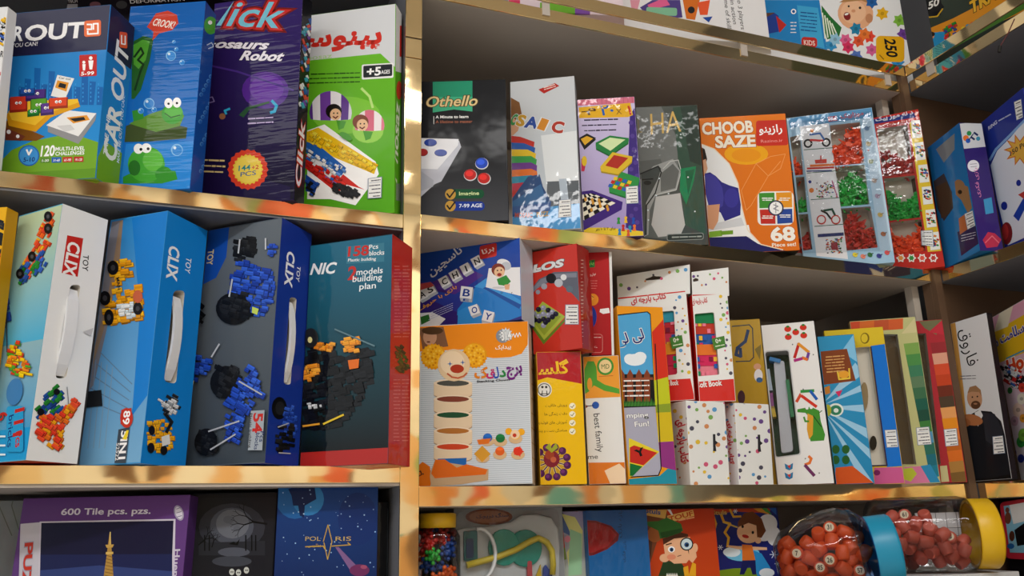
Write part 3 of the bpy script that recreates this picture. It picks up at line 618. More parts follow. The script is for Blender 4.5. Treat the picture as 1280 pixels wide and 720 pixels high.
f.part('piece_count_lettering'); f.rr('#2fa5d8', 20, 536, 62, 650, 8); f.t('111', 42, 545, 36, 612, 22, '#c8342e', .03); f.t('Pcs', 44, 600, 42, 640, 14, '#c8342e', .02); f.t('bricks', 26, 560, 22, 640, 12, '#1a4a8a'); f.t('6', 0, 556, 0, 575, 22, '#c8342e', .02); f.micro('#e8f4fa', 0, 600, 16, 668, 3, 4); f.flush()
f = clix_side(B, sl, ((172, 122, 158, 205, 30), (208, 156, 206, 196, 14)), Z3, '#f4f2f0', (168, 108, 208, 116, 194, 212, 154, 202))
f.part('printed_picture'); f.blocks(['#2a5aa8', '#2f8a3a', '#244a90'], (118, 492, 150, 484, 158, 540, 130, 560, 96, 560, 92, 540), 26, 11, -40, 31); f.blocks(['#e2452e', '#f05a38', '#e87828', '#f0a81e'], (105, 560, 150, 560, 192, 512, 194, 526, 150, 590, 152, 640, 130, 646, 112, 610, 96, 640, 92, 590), 60, 12, 35, 32); f.e('#1c1c20', 100, 550, 9).e('#1c1c20', 140, 500, 8).l('#8a8a8e', 2, 166, 488, 170, 530); f.p('#c8c8ca', 205, 350, 232, 340, 226, 360); done(B)
sl = (rrect(434, 246, 462, 246, 440, 480, 410, 474, .4), ((448, 262), (424, 470), .013))
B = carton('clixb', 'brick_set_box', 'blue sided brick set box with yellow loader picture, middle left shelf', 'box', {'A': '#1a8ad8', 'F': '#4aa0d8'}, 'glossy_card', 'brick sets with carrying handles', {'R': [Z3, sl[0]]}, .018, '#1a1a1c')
f = B['F'].z(*Z3).part('printed_background'); f.g('#7fb2d6', '#2f8fd2'); f.p('#8a8a94', 280, 75, 306, 70, 300, 170, 270, 330, 235, 480, 210, 520, 195, 600, 190, 680, 215, 420); f.p('#a08a74', 300, 72, 308, 70, 296, 200, 258, 350, 230, 440, 226, 430, 270, 260)
f.p('#1e86d4', 330, 65, 420, 45, 395, 300, 375, 500, 330, 560, 350, 300)
for i in range(5): f.l('#6a8aa8', 2.5, 250 - 8 * i, 400 + 30 * i, 330 - 4 * i, 480 + 20 * i)
for i in range(4): f.l('#86a4c0', 2, 240 + 14 * i, 420 + 6 * i, 220 + 14 * i, 640)
f.part('printed_picture'); f.blocks(['#e8a81e', '#f0b828', '#d89818'], (276, 175, 328, 168, 326, 235, 356, 232, 354, 318, 262, 334, 256, 270, 290, 262), 60, 13, -8, 41); f.blocks(['#e0e6ea', '#c8d4dc'], (300, 280, 340, 275, 336, 318, 300, 320), 12, 10, -8, 42)
for x, y, a, b in ((284, 190, 14, 18), (264, 266, 14, 18), (274, 314, 12, 20), (346, 292, 12, 16)): f.e('#1a1a1e', x, y, a, b).e('#4a4a50', x, y, a * .4, b * .4)
f.e('#c86a4a', 346, 262, 12, 16); f.p('#2a2c30', 215, 500, 255, 495, 258, 535, 212, 540); f.t('MAN', 292, 216, 296, 246, 8, '#333')
f.part('piece_count_lettering'); f.p('#c8402e', 305, 545, 330, 540, 332, 578, 318, 590, 303, 580); f.e('#c8402e', 318, 565, 16, 25); f.t('89', 312, 548, 308, 582, 16, '#fff', .02); f.p('#46525e', 298, 594, 326, 588, 316, 678, 288, 678); f.t('5IN1', 306, 598, 298, 668, 16, '#f4f4f4', .03); f.t('52522', 293, 628, 290, 672, 8, '#e0e0e0')
f.p('#f0d83a', 318, 596, 324, 596, 318, 620, 308, 618); f.flush()
f = clix_side(B, sl, ((424, 132, 416, 214, 26), (466, 162, 462, 200, 13)), Z3, '#eef4fa', None)
f.part('printed_picture'); f.blocks(['#d8dce0', '#9aa2aa', '#2e3236'], (398, 520, 436, 505, 446, 545, 412, 560), 26, 9, 30, 51); f.blocks(['#e8a81e', '#f0b828'], (372, 575, 400, 562, 426, 590, 430, 640, 390, 656, 370, 650), 34, 10, 0, 52); f.l('#222428', 8, 412, 555, 428, 575, 415, 600); f.e('#1c1c20', 378, 596, 8, 12).e('#1c1c20', 376, 640, 9, 13).e('#1c1c20', 408, 646, 9, 12); f.p('#e4e8ea', 402, 612, 422, 606, 424, 630, 404, 636); done(B)
sl = (rrect(280, 236, 298, 238, 282, 468, 264, 466, .4), ((288, 248), (273, 460), .009))
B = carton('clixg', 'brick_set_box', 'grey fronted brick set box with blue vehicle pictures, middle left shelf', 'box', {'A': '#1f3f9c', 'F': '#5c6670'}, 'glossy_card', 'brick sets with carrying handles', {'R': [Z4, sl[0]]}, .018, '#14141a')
f = B['F'].z(*Z4).part('printed_background'); f.g('#46505a', '#6e767e'); f.p('#1c58b4', 50, 60, 120, 50, 112, 130, 85, 185, 45, 205)
f.part('title_lettering'); f.t('TOY', 64, 112, 60, 152, 15, '#e8d8a0', .02); f.p('#c8342e', 40, 150, 50, 150, 46, 200, 38, 200)
f.part('printed_picture')
blu = ['#2a52b8', '#2444a0', '#3a66cc']; blk = ['#1c1e22', '#2a2c30', '#15161a']
f.blocks(blk, (132, 85, 185, 78, 190, 130, 140, 140), 26, 12, 10, 61); f.blocks(blu, (130, 140, 190, 140, 238, 180, 236, 250, 210, 288, 175, 280, 160, 240, 120, 230), 70, 13, 10, 62); f.e('#17181c', 132, 268, 46, 42, 10).e('#2a2c30', 125, 262, 30, 26); f.blocks(blk, (105, 235, 170, 225, 175, 290, 110, 300), 26, 12, 15, 63); f.l('#c8ccd2', 4, 130, 190, 122, 235).l('#c8ccd2', 4, 218, 82, 218, 110).l('#c8ccd2', 4, 150, 85, 146, 120); f.blocks(blu, (225, 100, 244, 96, 246, 122, 228, 128), 8, 9, 0, 64); f.p('#c8d86a', 183, 262, 200, 268, 196, 284, 182, 278)
f.e('#1a1b1f', 112, 462, 40, 44, 15).e('#2c2e33', 118, 458, 24, 28); f.blocks(blk, (90, 420, 145, 412, 150, 490, 90, 498), 26, 12, 30, 65); f.blocks(blu, (150, 450, 185, 410, 196, 450, 214, 500, 160, 550, 150, 620, 118, 625, 112, 520), 60, 12, 30, 66); f.e('#17181c', 62, 620, 30, 36, 10); f.blocks(blk, (40, 595, 90, 585, 85, 650, 40, 652), 16, 11, 20, 67); f.l('#b8bcc4', 4, 70, 592, 150, 565).l('#b8bcc4', 4, 75, 640, 140, 600).l('#b8bcc4', 4, 150, 460, 210, 495)
f.blocks(blu, (15, 400, 85, 385, 60, 440, 20, 470), 20, 11, 10, 68); f.p('#e8e84a', 18, 462, 32, 458, 28, 474); f.blocks(blk, (30, 270, 60, 250, 50, 310, 26, 330), 10, 10, 40, 69); f.l('#c8ccd2', 4, 78, 395, 98, 362)
f.part('piece_count_lettering'); f.p('#aab2ba', 182, 538, 218, 536, 212, 642, 174, 642); f.t('54', 190, 545, 186, 596, 24, '#c8342e', .03); f.t('Pcs', 208, 592, 204, 620, 11, '#2a3a6a'); f.t('blocks', 196, 596, 190, 640, 10, '#2a3a6a'); f.t('Plastic building', 180, 545, 176, 636, 6, '#333'); f.flush()
f = clix_side(B, sl, ((274, 112, 266, 202, 20), (300, 152, 296, 192, 9)), Z4, '#f0f2fa', None)
f.part('printed_picture'); f.e('#131418', 252, 530, 20, 30).e('#2a2c30', 254, 530, 12, 18); f.blocks(blu, (262, 540, 290, 510, 296, 580, 280, 620, 262, 600), 28, 9, 20, 71); f.blocks(blk, (245, 580, 290, 570, 282, 650, 246, 645), 22, 9, 10, 72); f.l('#b8bcc4', 3, 248, 580, 275, 570).l('#b8bcc4', 3, 250, 648, 280, 650); done(B)
B = carton('teal', 'brick_set_box', 'dark teal brick set box with red side next to gold divider', 'box', {'A': '#b8302a', 'F': '#1d5a6e'}, 'shrink_wrapped_card')
f = B['F'].z(*Z4).part('printed_background'); f.g('#1b4c58', '#257490', 0, .45, 1, 1); f.g('#0e1517', '#1b4c58', 0, .065, 1, .45); f.r('#b8302a', 0, 0, 1, .065)
f.part('title_lettering'); f.t('NIC', 334, 176, 402, 172, 28, '#f2f4f6', .03, .2); f.t('158', 434, 128, 488, 124, 26, '#c8342e', .03); f.p('#3f8298', 430, 102, 530, 92, 530, 142, 430, 148)
f.t('158', 434, 128, 488, 124, 25, '#c8342e', .03); f.t('Pcs', 490, 110, 514, 107, 12, '#f0f0f0'); f.t('blocks', 490, 126, 530, 123, 12, '#f0f0f0'); f.t('Plastic building', 434, 142, 508, 138, 8, '#f0f0f0'); f.t('2', 434, 190, 456, 188, 34, '#c8342e', .03); f.t('models', 456, 178, 526, 172, 16, '#f0f4f6', .01); f.t('building', 446, 196, 524, 190, 16, '#f0f4f6', .01); f.t('plan', 464, 216, 508, 212, 16, '#f0f4f6', .01)
f.part('printed_picture'); f.blocks(['#16181b', '#202226', '#0d0e10'], (318, 380, 360, 360, 440, 380, 505, 370, 500, 450, 440, 540, 420, 580, 318, 585, 310, 470), 120, 16, -12, 81); f.blocks(['#e8962a', '#f0a838', '#d8861e'], (352, 362, 400, 356, 392, 378, 350, 376), 14, 10, 10, 82); f.blocks(['#e8962a', '#f0a838'], (420, 350, 462, 336, 460, 378, 432, 384), 14, 11, -10, 83); f.blocks(['#e8962a', '#f0a838'], (316, 420, 356, 412, 352, 450, 318, 462), 14, 11, -10, 84); f.p('#e87a28', 436, 404, 466, 400, 464, 424, 440, 428); f.l('#6a8a94', 4, 402, 322, 506, 366); f.e('#26282c', 338, 345, 20, 26).e('#e8e0a0', 336, 350, 6, 8); f.l('#e8a838', 5, 318, 578, 360, 572).l('#e8c838', 5, 372, 572, 424, 548); f.blocks(['#c8ccd0', '#e0e4e8'], (325, 515, 372, 508, 370, 528, 326, 532), 5, 6, -10, 85); done(B)
f = B['R'].z(*Z4).part('side_print'); f.p('#c4352c', 548, 78, 608, 106, 600, 682, 540, 680)
for x0, x1 in ((556, 574), (578, 598)):
    f.micro('#d8706a', x0, 150, x1, 345, 22, 2.4); f.micro('#d8706a', x0 - 2, 450, x1 - 2, 620, 18, 2.4)
f.blocks(['#3a5a2e', '#5a4a2e', '#2e2e2a'], (562, 368, 580, 362, 592, 420, 580, 440, 562, 430), 26, 8, 40, 86); done(B)
# ------------------------------------------------------------------ left unit, lower shelf
B = carton('puz', 'puzzle_box', 'purple jigsaw puzzle box with night tower picture, lower left shelf', 'box', {'A': '#5a3a78', 'F': '#6a4585'}, 'glossy_card')
f = B['F'].z(*Z5).part('printed_background'); f.p('#c9c6d0', 62, 205, 122, 200, 118, 400, 56, 400); f.p('#cfcad8', 120, 198, 530, 190, 526, 400, 116, 400)
f.part('printed_picture'); f.p('#1d1c3e', 125, 202, 524, 195, 520, 300, 122, 300); f.p('#232a58', 122, 298, 520, 296, 520, 400, 120, 400); f.p('#3a4a80', 122, 345, 300, 330, 520, 348, 520, 400, 120, 400)
f.p('#b8924a', 331, 232, 334, 232, 338, 300, 345, 400, 308, 400, 322, 300); f.p('#d8b86a', 320, 290, 342, 289, 342, 296, 319, 297).l('#e0c880', 3, 333, 230, 332, 275).p('#c8a458', 318, 268, 344, 267, 340, 276, 322, 277)
for i in range(9): f.l('#6a4a2a', 1.6, 322 - i, 300 + i * 10, 342 + i * .4, 306 + i * 10)
f.part('title_lettering'); f.t('600 Tile pcs. pzs.', 184, 178, 454, 174, 19, '#ddd8e4', .02); f.t('PUZZLE', 76, 264, 58, 520, 24, '#c8402e', .03, 0, '#a8a4b4'); f.t('Huen', 528, 282, 522, 364, 16, '#cfc8da', .02); f.part('logo_disc').e('#a8a0b8', 540, 172, 14, 24, -18).e('#d8d4e0', 540, 172, 10, 19, -18); f.l('#7a7290', 2, 533, 160, 545, 156).l('#7a7290', 2, 533, 172, 547, 168).l('#7a7290', 2, 535, 184, 549, 180); done(B)
B = carton('moon', 'game_box', 'black game box with grey moon and bare tree, lower left shelf', 'game box', {'A': '#14151a', 'F': '#1c1d24'}, 'glossy_card')
f = B['F'].z(*Z5).part('printed_picture'); f.g('#24252c', '#22232b', .02, .02, .98, .97); f.e('#3a3c46', 700, 215, 100, 72).e('#565a66', 700, 212, 66, 56).e('#70747e', 702, 205, 50, 44).e('#666a74', 690, 192, 16, 12).e('#666a74', 716, 220, 12, 9)
f.p('#30323a', 600, 262, 800, 256, 800, 300, 600, 300).e('#5a5e6a', 706, 290, 48, 14).e('#484c56', 700, 318, 60, 16)
def branch(x, y, a, L, w_, n):
    x1, y1 = x + L * math.cos(a), y + L * math.sin(a); f.l('#0e0f12', w_, x, y, x1, y1)
    if n: branch(x1, y1, a + .5, L * .7, w_ * .65, n - 1); branch(x1, y1, a - .45, L * .72, w_ * .65, n - 1)
branch(805, 205, math.pi + .15, 40, 6, 4); branch(600, 268, -.7, 26, 4, 3); branch(640, 275, -1.3, 20, 3, 2)
for x in (618, 632, 760, 772, 742): f.l('#0e0f12', 4, x, 240, x, 285)
f.p('#0e0f12', 690, 266, 706, 258, 712, 264, 724, 250, 718, 270, 704, 268)
for x, y in ((700, 350), (720, 352), (744, 345)): f.e('#c8ccc8', x, y, 8, 10).e('#111', x - 2, y, 2).e('#111', x + 3, y, 2)
done(B)
B = carton('pol', 'game_box', 'deep blue galaxy game box beside black moon box', 'game box', {'A': '#101634', 'F': '#15235a'}, 'glossy_card')
f = B['F'].z(*Z5).part('printed_picture'); f.g('#181a44', '#1f4a8c'); f.e('#2a6aa8', 890, 120, 60, 70).e('#3a86c0', 930, 130, 48, 50).e('#1c3a78', 1080, 190, 60, 80).p('#122a5a', 870, 100, 900, 90, 950, 95, 955, 130, 920, 150, 918, 186, 905, 180, 900, 150, 885, 150, 880, 120)
R = random.Random(3)
for i in range(60): f.e('#a8c8e8', R.uniform(848, 1138), R.uniform(95, 360), R.uniform(.8, 2.4), n=8)
f.p('#8a6a9a', 1012, 275, 1022, 275, 1080, 335, 1060, 350).e('#7a3a6a', 1085, 345, 30, 18).e('#a85a7a', 1098, 335, 10, 6)
f.part('title_lettering'); f.t('POL', 921, 256, 968, 256, 13, '#c8b070', 0); f.t('RIS', 1012, 256, 1060, 256, 13, '#c8b070', 0); f.l('#c8a850', 2.6, 976, 258, 990, 208, 1002, 258, 989, 312, 978, 262).l('#c8a850', 3, 922, 274, 976, 272, 980, 280).l('#c8a850', 3, 1002, 272, 1058, 268, 1050, 262); f.t('پولاریس', 930, 278, 968, 276, 12, '#c8a850', 0); done(B)
B = carton('wrap', 'wrapped_pack', 'grey pack in crinkled clear plastic behind the purple puzzle box', 'pack', {'A': '#8d9498'}, 'shrink_wrapped_card')
f = B['F'].z(*Z5).part('printed_picture'); R = random.Random(8)
for i in range(20):
    x = 8 + i * 42; f.l('#6f766f', 3, x, 95, x + R.uniform(-20, 20), 150, x + R.uniform(-30, 30), 240)
done(B)
B = carton('dkp', 'packet', 'dark plastic packet squeezed between galaxy box and gold divider', 'pack', {'A': '#15171c'}, 'shrink_wrapped_card')
f = B['F'].z(*Z5).part('printed_picture'); f.l('#3a4248', 5, 1172, 160, 1170, 362).l('#2a3036', 9, 1190, 150, 1186, 362).e('#2a6a5a', 1186, 330, 8, 14); done(B)

# ------------------------------------------------------------------ middle unit, second shelf
B = carton('oth', 'game_box', 'black disc flipping game box with green banner next to gold divider', 'game box', {'A': '#1d1e22'}, 'glossy_card')
f = B['F'].z(*Z6).part('printed_background'); f.g('#505258', '#17181c', 0, 0, 1, .45); f.g('#1a1b20', '#1c1d22', 0, .45, 1, 1)
f.part('title_banner').p('#2a9a78', 97, 70, 252, 66, 252, 186, 180, 178, 97, 190); f.p('#4ab890', 97, 130, 252, 128, 252, 186, 180, 178, 97, 190)
f.part('title_lettering'); f.t('Othello', 72, 168, 272, 162, 40, '#e8d09a', .015, .25, '#5a4420'); f.t('A Minute to learn', 108, 213, 236, 211, 11, '#fff', .02); f.t('A lifetime to master', 108, 232, 252, 230, 11, '#c87a5a', .0); f.l('#fff', 2, 101, 205, 101, 235)
f.part('printed_picture'); f.p('#c9ccd8', 50, 295, 200, 300, 208, 325, 130, 460, 105, 470, 50, 520).p('#eceef4', 50, 290, 198, 294, 196, 318, 115, 412, 50, 410).p('#b8bcc8', 50, 418, 100, 455, 98, 480, 50, 498)
for c, x, y, a, b in (('#2f4fb0', 88, 306, 25, 15), ('#b83a38', 58, 344, 20, 15), ('#2f4fb0', 128, 346, 25, 14)): f.e(C(c, .6), x, y + 2, a, b).e(c, x, y, a - 1, b - 2)
for c, x, y in (('#2f55c0', 288, 388), ('#c0302c', 243, 433), ('#c0302c', 297, 447)): f.e('#d8d8dc', x + 1, y + 2, 26, 23).e(c, x, y, 24, 21).e(C(c, 1.6), x - 3, y - 4, 15, 11)
f.part('age_badges').rr('#155a3a', 165, 490, 298, 526, 17).rr('#1c3f9a', 165, 538, 300, 574, 17).e('#c8a04a', 166, 510, 21).e('#c8a04a', 166, 556, 21); f.t('Imagine', 200, 514, 278, 512, 14, '#d8e8b0', .02); f.t('7-99 AGE', 200, 562, 290, 560, 14, '#e8eefa', .02)
for y in (510, 556): f.l('#1a1a1a', 6, 153, y - 2, 163, y + 12, 184, y - 16)
done(B)
B = carton('mos', 'game_box', 'silver white mosaic set box with child in striped jumper', 'game box', {'A': '#cfd6dc'}, 'shrink_wrapped_card')
f = B['F'].z(*Z6).part('printed_background'); f.g('#c2cdd6', '#d4d8dc'); f.p('#e6ebee', 520, 280, 665, 260, 670, 470, 540, 460); f.p('#5aa0d4', 400, 575, 672, 540, 680, 660, 395, 640); f.p('#6a7076', 545, 460, 672, 455, 672, 545, 540, 560); f.p('#b8c4d0', 590, 450, 620, 448, 630, 550, 600, 552)
f.part('printed_picture'); f.p('#8a6038', 400, 130, 436, 150, 446, 200, 430, 240, 400, 270).p('#d8a888', 400, 205, 440, 230, 430, 262, 410, 280, 400, 280)
st = ['#c8423a', '#3a6ab8', '#e8c83a', '#4aa85a', '#7a4a9a', '#e8803a', '#3a9ab8', '#c8425a']
for i in range(9): f.p(st[i % 8], 400, 280 + i * 27, 440 + min(i, 3) * 14, 285 + i * 25, 495 + min(i * 3, 10), 305 + i * 23, 492 + min(i * 3, 18), 330 + i * 23, 440, 312 + i * 26, 400, 307 + i * 27)
f.p('#3a5a8a', 470, 440, 515, 432, 528, 480, 560, 540, 550, 560, 405, 600, 405, 530, 440, 480).p('#4a78a8', 405, 540, 520, 470, 545, 545, 410, 580); f.p('#4a6aa0', 400, 560, 560, 540, 556, 575, 400, 590)
f.part('title_lettering')
for s_, x0, x1, y, c in (('O', 398, 420, 234, '#4a9a5a'), ('S', 422, 450, 238, '#c8a03a'), ('A', 456, 502, 246, '#3a5aa8'), ('I', 510, 528, 252, '#d8953a'), ('C', 560, 602, 264, '#b8483a')): f.t(s_, x0, y, x1, y + 6, 42, c, .05, 0, '#eef0f2', ow=.03)
f.t('MOSAIC', 418, 600, 486, 600, 18, '#c86a5a', .03, 0, '#3a6aa0', ow=.04); f.t('PUZZ', 504, 598, 550, 594, 18, '#c8a86a', .03, 0, '#3a6aa0', ow=.04)
f.part('corner_ribbon').p('#c0352f', 510, 100, 575, 75, 592, 86, 532, 116); f.micro('#f0d8d0', 528, 90, 578, 106, 2, 3.4, -.3)
f.sticker(590, 532, 638, 528, 640, 598, 587, 602); done(B)
B = carton('g20', 'game_box', 'lilac box of twenty board games with chessboard picture', 'game box', {'A': '#4a3a86', 'F': '#b8a8d4'}, 'shrink_wrapped_card')
f = B['F'].z(*Z6).part('printed_background'); f.g('#a898cc', '#d4ccea'); f.p('#d87a92', 660, 120, 900, 110, 900, 152, 660, 164); f.p('#4a3688', 868, 200, 900, 150, 925, 670, 852, 640); f.p('#e8cc3a', 670, 640, 780, 640, 920, 655, 925, 680, 670, 680)
for i in range(14): f.l('#c86880', 3, 672 + i * 17, 138 - i, 674 + i * 17, 162 - i)
for i in range(16): f.e('#5f4a9a', 872 + (i * 23) % 40, 230 + i * 26, 9)
f.part('title_lettering'); f.p('#e8b82a', 668, 170, 870, 152, 880, 200, 860, 208, 670, 212); f.t('۱', 862, 200, 874, 199, 36, '#c8302a', .02); f.t('X', 814, 198, 838, 196, 22, '#6a4a2a', -.005); f.t('۲۰', 756, 202, 806, 198, 38, '#2a6ab8', .02); f.t('مـ', 680, 202, 736, 198, 26, '#5a3a1a', .02)
f.part('printed_text').micro('#2a2440', 680, 210, 820, 272, 3, 4.5, -.03)
f.part('printed_picture')
for c, q in (('#2a2a2e', (668, 290, 700, 272, 736, 290, 690, 330)), ('#2f8a4a', (734, 308, 790, 280, 864, 290, 862, 308, 790, 358, 736, 330)), ('#e0c03a', (752, 402, 800, 345, 878, 362, 876, 382, 822, 432, 756, 420)), ('#3a9a52', (786, 482, 836, 422, 906, 446, 900, 480, 850, 520, 788, 500))): f.p(C(c, .55), *[v + (6 if i % 2 else 0) for i, v in enumerate(q)]); f.p(c, *q)
f.p('#e8b83a', 676, 294, 700, 282, 724, 292, 692, 318).p('#d8ecb8', 746, 312, 790, 288, 850, 296, 792, 340).p('#b83a2e', 772, 398, 806, 356, 862, 368, 820, 410)
for i in range(4):
    for j in range(3): f.p(('#e8c83a', '#c8352e', '#3f6ac0')[(i + j) % 3], 808 + i * 18 - j * 10, 440 + i * 5 + j * 14, 822 + i * 18 - j * 10, 444 + i * 5 + j * 14, 816 + i * 18 - j * 10, 456 + i * 5 + j * 14, 802 + i * 18 - j * 10, 452 + i * 5 + j * 14)
f.p('#4a2f86', 672, 500, 720, 494, 840, 540, 836, 570, 690, 650, 672, 640).p('#f0ead8', 680, 512, 722, 506, 812, 544, 690, 612, 680, 606)
def bil(q, a, b): return [q[0][k] * (1 - a) * (1 - b) + q[1][k] * a * (1 - b) + q[2][k] * a * b + q[3][k] * (1 - a) * b for k in (0, 1)]
q = ((680, 512), (722, 506), (812, 544), (690, 612))
for i in range(6):
    for j in range(6):
        if (i + j) % 2: f.p('#1c1a20', *bil(q, i / 6, j / 6), *bil(q, (i + 1) / 6, j / 6), *bil(q, (i + 1) / 6, (j + 1) / 6), *bil(q, i / 6, (j + 1) / 6))
for i in range(9): f.e('#d8a040', 695 + (i * 29) % 90, 530 + (i * 13) % 50, 5, 8)
for c, x, y in (('#3a9a4a', 824, 612), ('#e8c03a', 852, 608), ('#2a5ab8', 882, 612), ('#c8352e', 842, 640), ('#2a9ab8', 868, 644), ('#e8803a', 886, 640), ('#3a8ac0', 828, 656), ('#d8603a', 862, 660)): f.e(c, x, y - 6, 6).p(c, x - 7, y + 14, x + 7, y + 14, x + 3, y - 4, x - 3, y - 4)
f.p('#c83a5a', 678, 372, 690, 366, 694, 400, 690, 420, 678, 420).e('#e8c83a', 690, 380, 10, 20)
f.part('printed_footer'); f.t('برای ۲ تا ۱۰ نفر', 734, 656, 812, 650, 14, '#3a2a14'); f.sticker(851, 480, 900, 476, 902, 545, 852, 548); done(B)
B = carton('hal', 'game_box', 'shiny grey knight game box with green cloak beside orange box', 'game box', {'A': '#3c4440', 'F': '#59605c'}, 'shrink_wrapped_card')
f = B['F'].z(*Z7).part('printed_picture'); f.g('#4a4e4c', '#5c625e'); f.p('#7a7e7c', 50, 80, 150, 72, 215, 200, 222, 320, 62, 385); f.p('#6a6e6c', 60, 300, 150, 290, 240, 620, 80, 612); f.p('#3f5a4c', 200, 80, 300, 70, 335, 600, 250, 560, 225, 330); f.p('#37473f', 230, 75, 300, 70, 320, 320, 270, 300)
f.p('#a2a5a3', 62, 380, 120, 320, 200, 290, 232, 340, 212, 420, 130, 440, 105, 500, 100, 600, 80, 610).p('#4c5250', 70, 350, 140, 318, 152, 330, 140, 370, 90, 470, 90, 600, 78, 608).p('#c2c2c0', 130, 445, 230, 430, 240, 500, 250, 560, 232, 600, 140, 610, 112, 560).p('#6e716f', 150, 350, 200, 310, 226, 340, 210, 410, 150, 425)
f.l('#c8cac8', 3, 160, 330, 190, 300, 222, 295, 234, 340, 214, 416, 120, 440).l('#2a2e2c', 5, 66, 352, 140, 320, 152, 345, 128, 430, 92, 480, 90, 600)
f.p('#1f8a5c', 232, 330, 295, 320, 286, 380, 255, 478, 228, 420).p('#176a48', 250, 340, 290, 330, 262, 440)
for x, y in ((132, 440), (182, 432), (144, 370), (98, 500), (100, 540), (184, 150), (262, 365), (290, 505), (232, 190)): f.e('#d8e4e8', x, y, 3.2)
f.e('#2a2e2c', 96, 388, 16, 9).l('#1e2220', 5, 75, 375, 118, 372)
f.part('title_lettering'); f.t('HA', 108, 192, 236, 178, 88, '#d8b870', -.005, .15); f.t('L', 60, 185, 76, 184, 60, '#8a7a4a', -.01); f.part('caption_plate').rr('#8a908c', 175, 598, 326, 626, 8, -6).rr('#333a36', 178, 601, 323, 623, 7, -6); f.micro('#a8aea8', 188, 606, 316, 616, 1, 5, -.03); done(B)
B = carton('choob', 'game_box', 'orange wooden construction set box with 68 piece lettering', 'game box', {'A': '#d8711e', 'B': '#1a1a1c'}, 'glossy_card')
f = B['F'].z(*Z7).part('printed_background'); f.g('#e07a1e', '#e8851f'); f.e('#f2b01c', 500, 270, 90, 44).e('#eea01c', 500, 275, 60, 28); f.p('#2a2a66', 345, 600, 480, 606, 560, 640, 720, 680, 340, 680)
f.part('printed_picture'); f.p('#eef0f2', 312, 228, 370, 250, 430, 310, 466, 390, 482, 490, 505, 580, 560, 640, 480, 625, 345, 622, 320, 400).p('#d8dade', 345, 560, 480, 530, 500, 580, 520, 620, 345, 625)
f.p('#2a2018', 312, 240, 330, 250, 340, 290, 332, 320, 318, 330, 314, 300).p('#e0b090', 316, 300, 334, 290, 342, 330, 330, 360, 318, 350).p('#3a358e', 330, 350, 352, 345, 375, 360, 400, 385, 430, 398, 470, 410, 478, 470, 476, 520, 440, 534, 412, 545, 395, 510, 345, 478, 333, 430).p('#4d49a8', 334, 353, 362, 352, 385, 374, 402, 408, 408, 450, 404, 482, 388, 493, 345, 480, 336, 430).e('#453fa0', 440, 450, 30, 40).p('#e0a884', 340, 480, 392, 475, 385, 545, 365, 580, 345, 575)
f.p('#f4f4f4', 345, 585, 510, 560, 520, 608, 345, 612).p('#8ab83a', 348, 588, 400, 582, 402, 606, 348, 612).p('#7aa82e', 395, 586, 446, 582, 446, 598, 396, 602).p('#23236a', 340, 612, 500, 606, 560, 645, 660, 665, 340, 665)
f.l('#f2e2c8', 4, 312, 228, 370, 250, 430, 310, 466, 390, 482, 490, 505, 580, 560, 640, 650, 662)
f.l('#f0a860', 2.5, 480, 420, 540, 310, 600, 280, 660, 270, 640, 330, 590, 360, 520, 480, 500, 500, 480, 420).l('#f0a860', 2.5, 540, 310, 590, 360, 640, 300)
f.part('title_lettering'); f.t('CHOOB', 322, 190, 528, 180, 46, '#f6eede', .04, 0, '#b85a10', ow=.03); f.t('SAZE', 376, 244, 538, 238, 46, '#f6eede', .04, 0, '#b85a10', ow=.03)
f.part('maker_badge').rr('#cf3a2a', 540, 134, 672, 238, 10, -4); f.t('رازینو', 554, 194, 648, 190, 42, '#fff', .02); f.t('Razino.ir', 560, 224, 650, 220, 12, '#f0a8a0', .0)
f.part('skill_badge').rr('#f2f0ea', 546, 424, 694, 562, 22, -2)
for c, q in (('#4a9a3a', (552, 430, 615, 428, 617, 490, 554, 492)), ('#e8a028', (622, 428, 686, 426, 688, 488, 624, 490)), ('#c8352a', (555, 498, 618, 496, 620, 556, 560, 556)), ('#2a4fa0', (625, 496, 688, 494, 690, 552, 627, 556))): f.p(c, *q)
for x, y in ((584, 455), (655, 455), (586, 528), (656, 524)): f.micro('#f4f4f0', x - 22, y - 8, x + 24, y + 8, 2, 4)
f.e('#3a3f5a', 621, 491, 32).e('#f4f4f4', 621, 491, 26).l('#9a9aa2', 4, 612, 478, 630, 484, 612, 494, 632, 502).l('#9a9aa2', 3, 621, 470, 621, 512)
f.part('piece_count_lettering'); f.t('68', 604, 626, 700, 622, 54, '#f8f4ec', .04, 0, '#b85a10', ow=.02); f.t('Piece set!', 606, 650, 704, 646, 15, '#f8f0e0', .02); done(B)
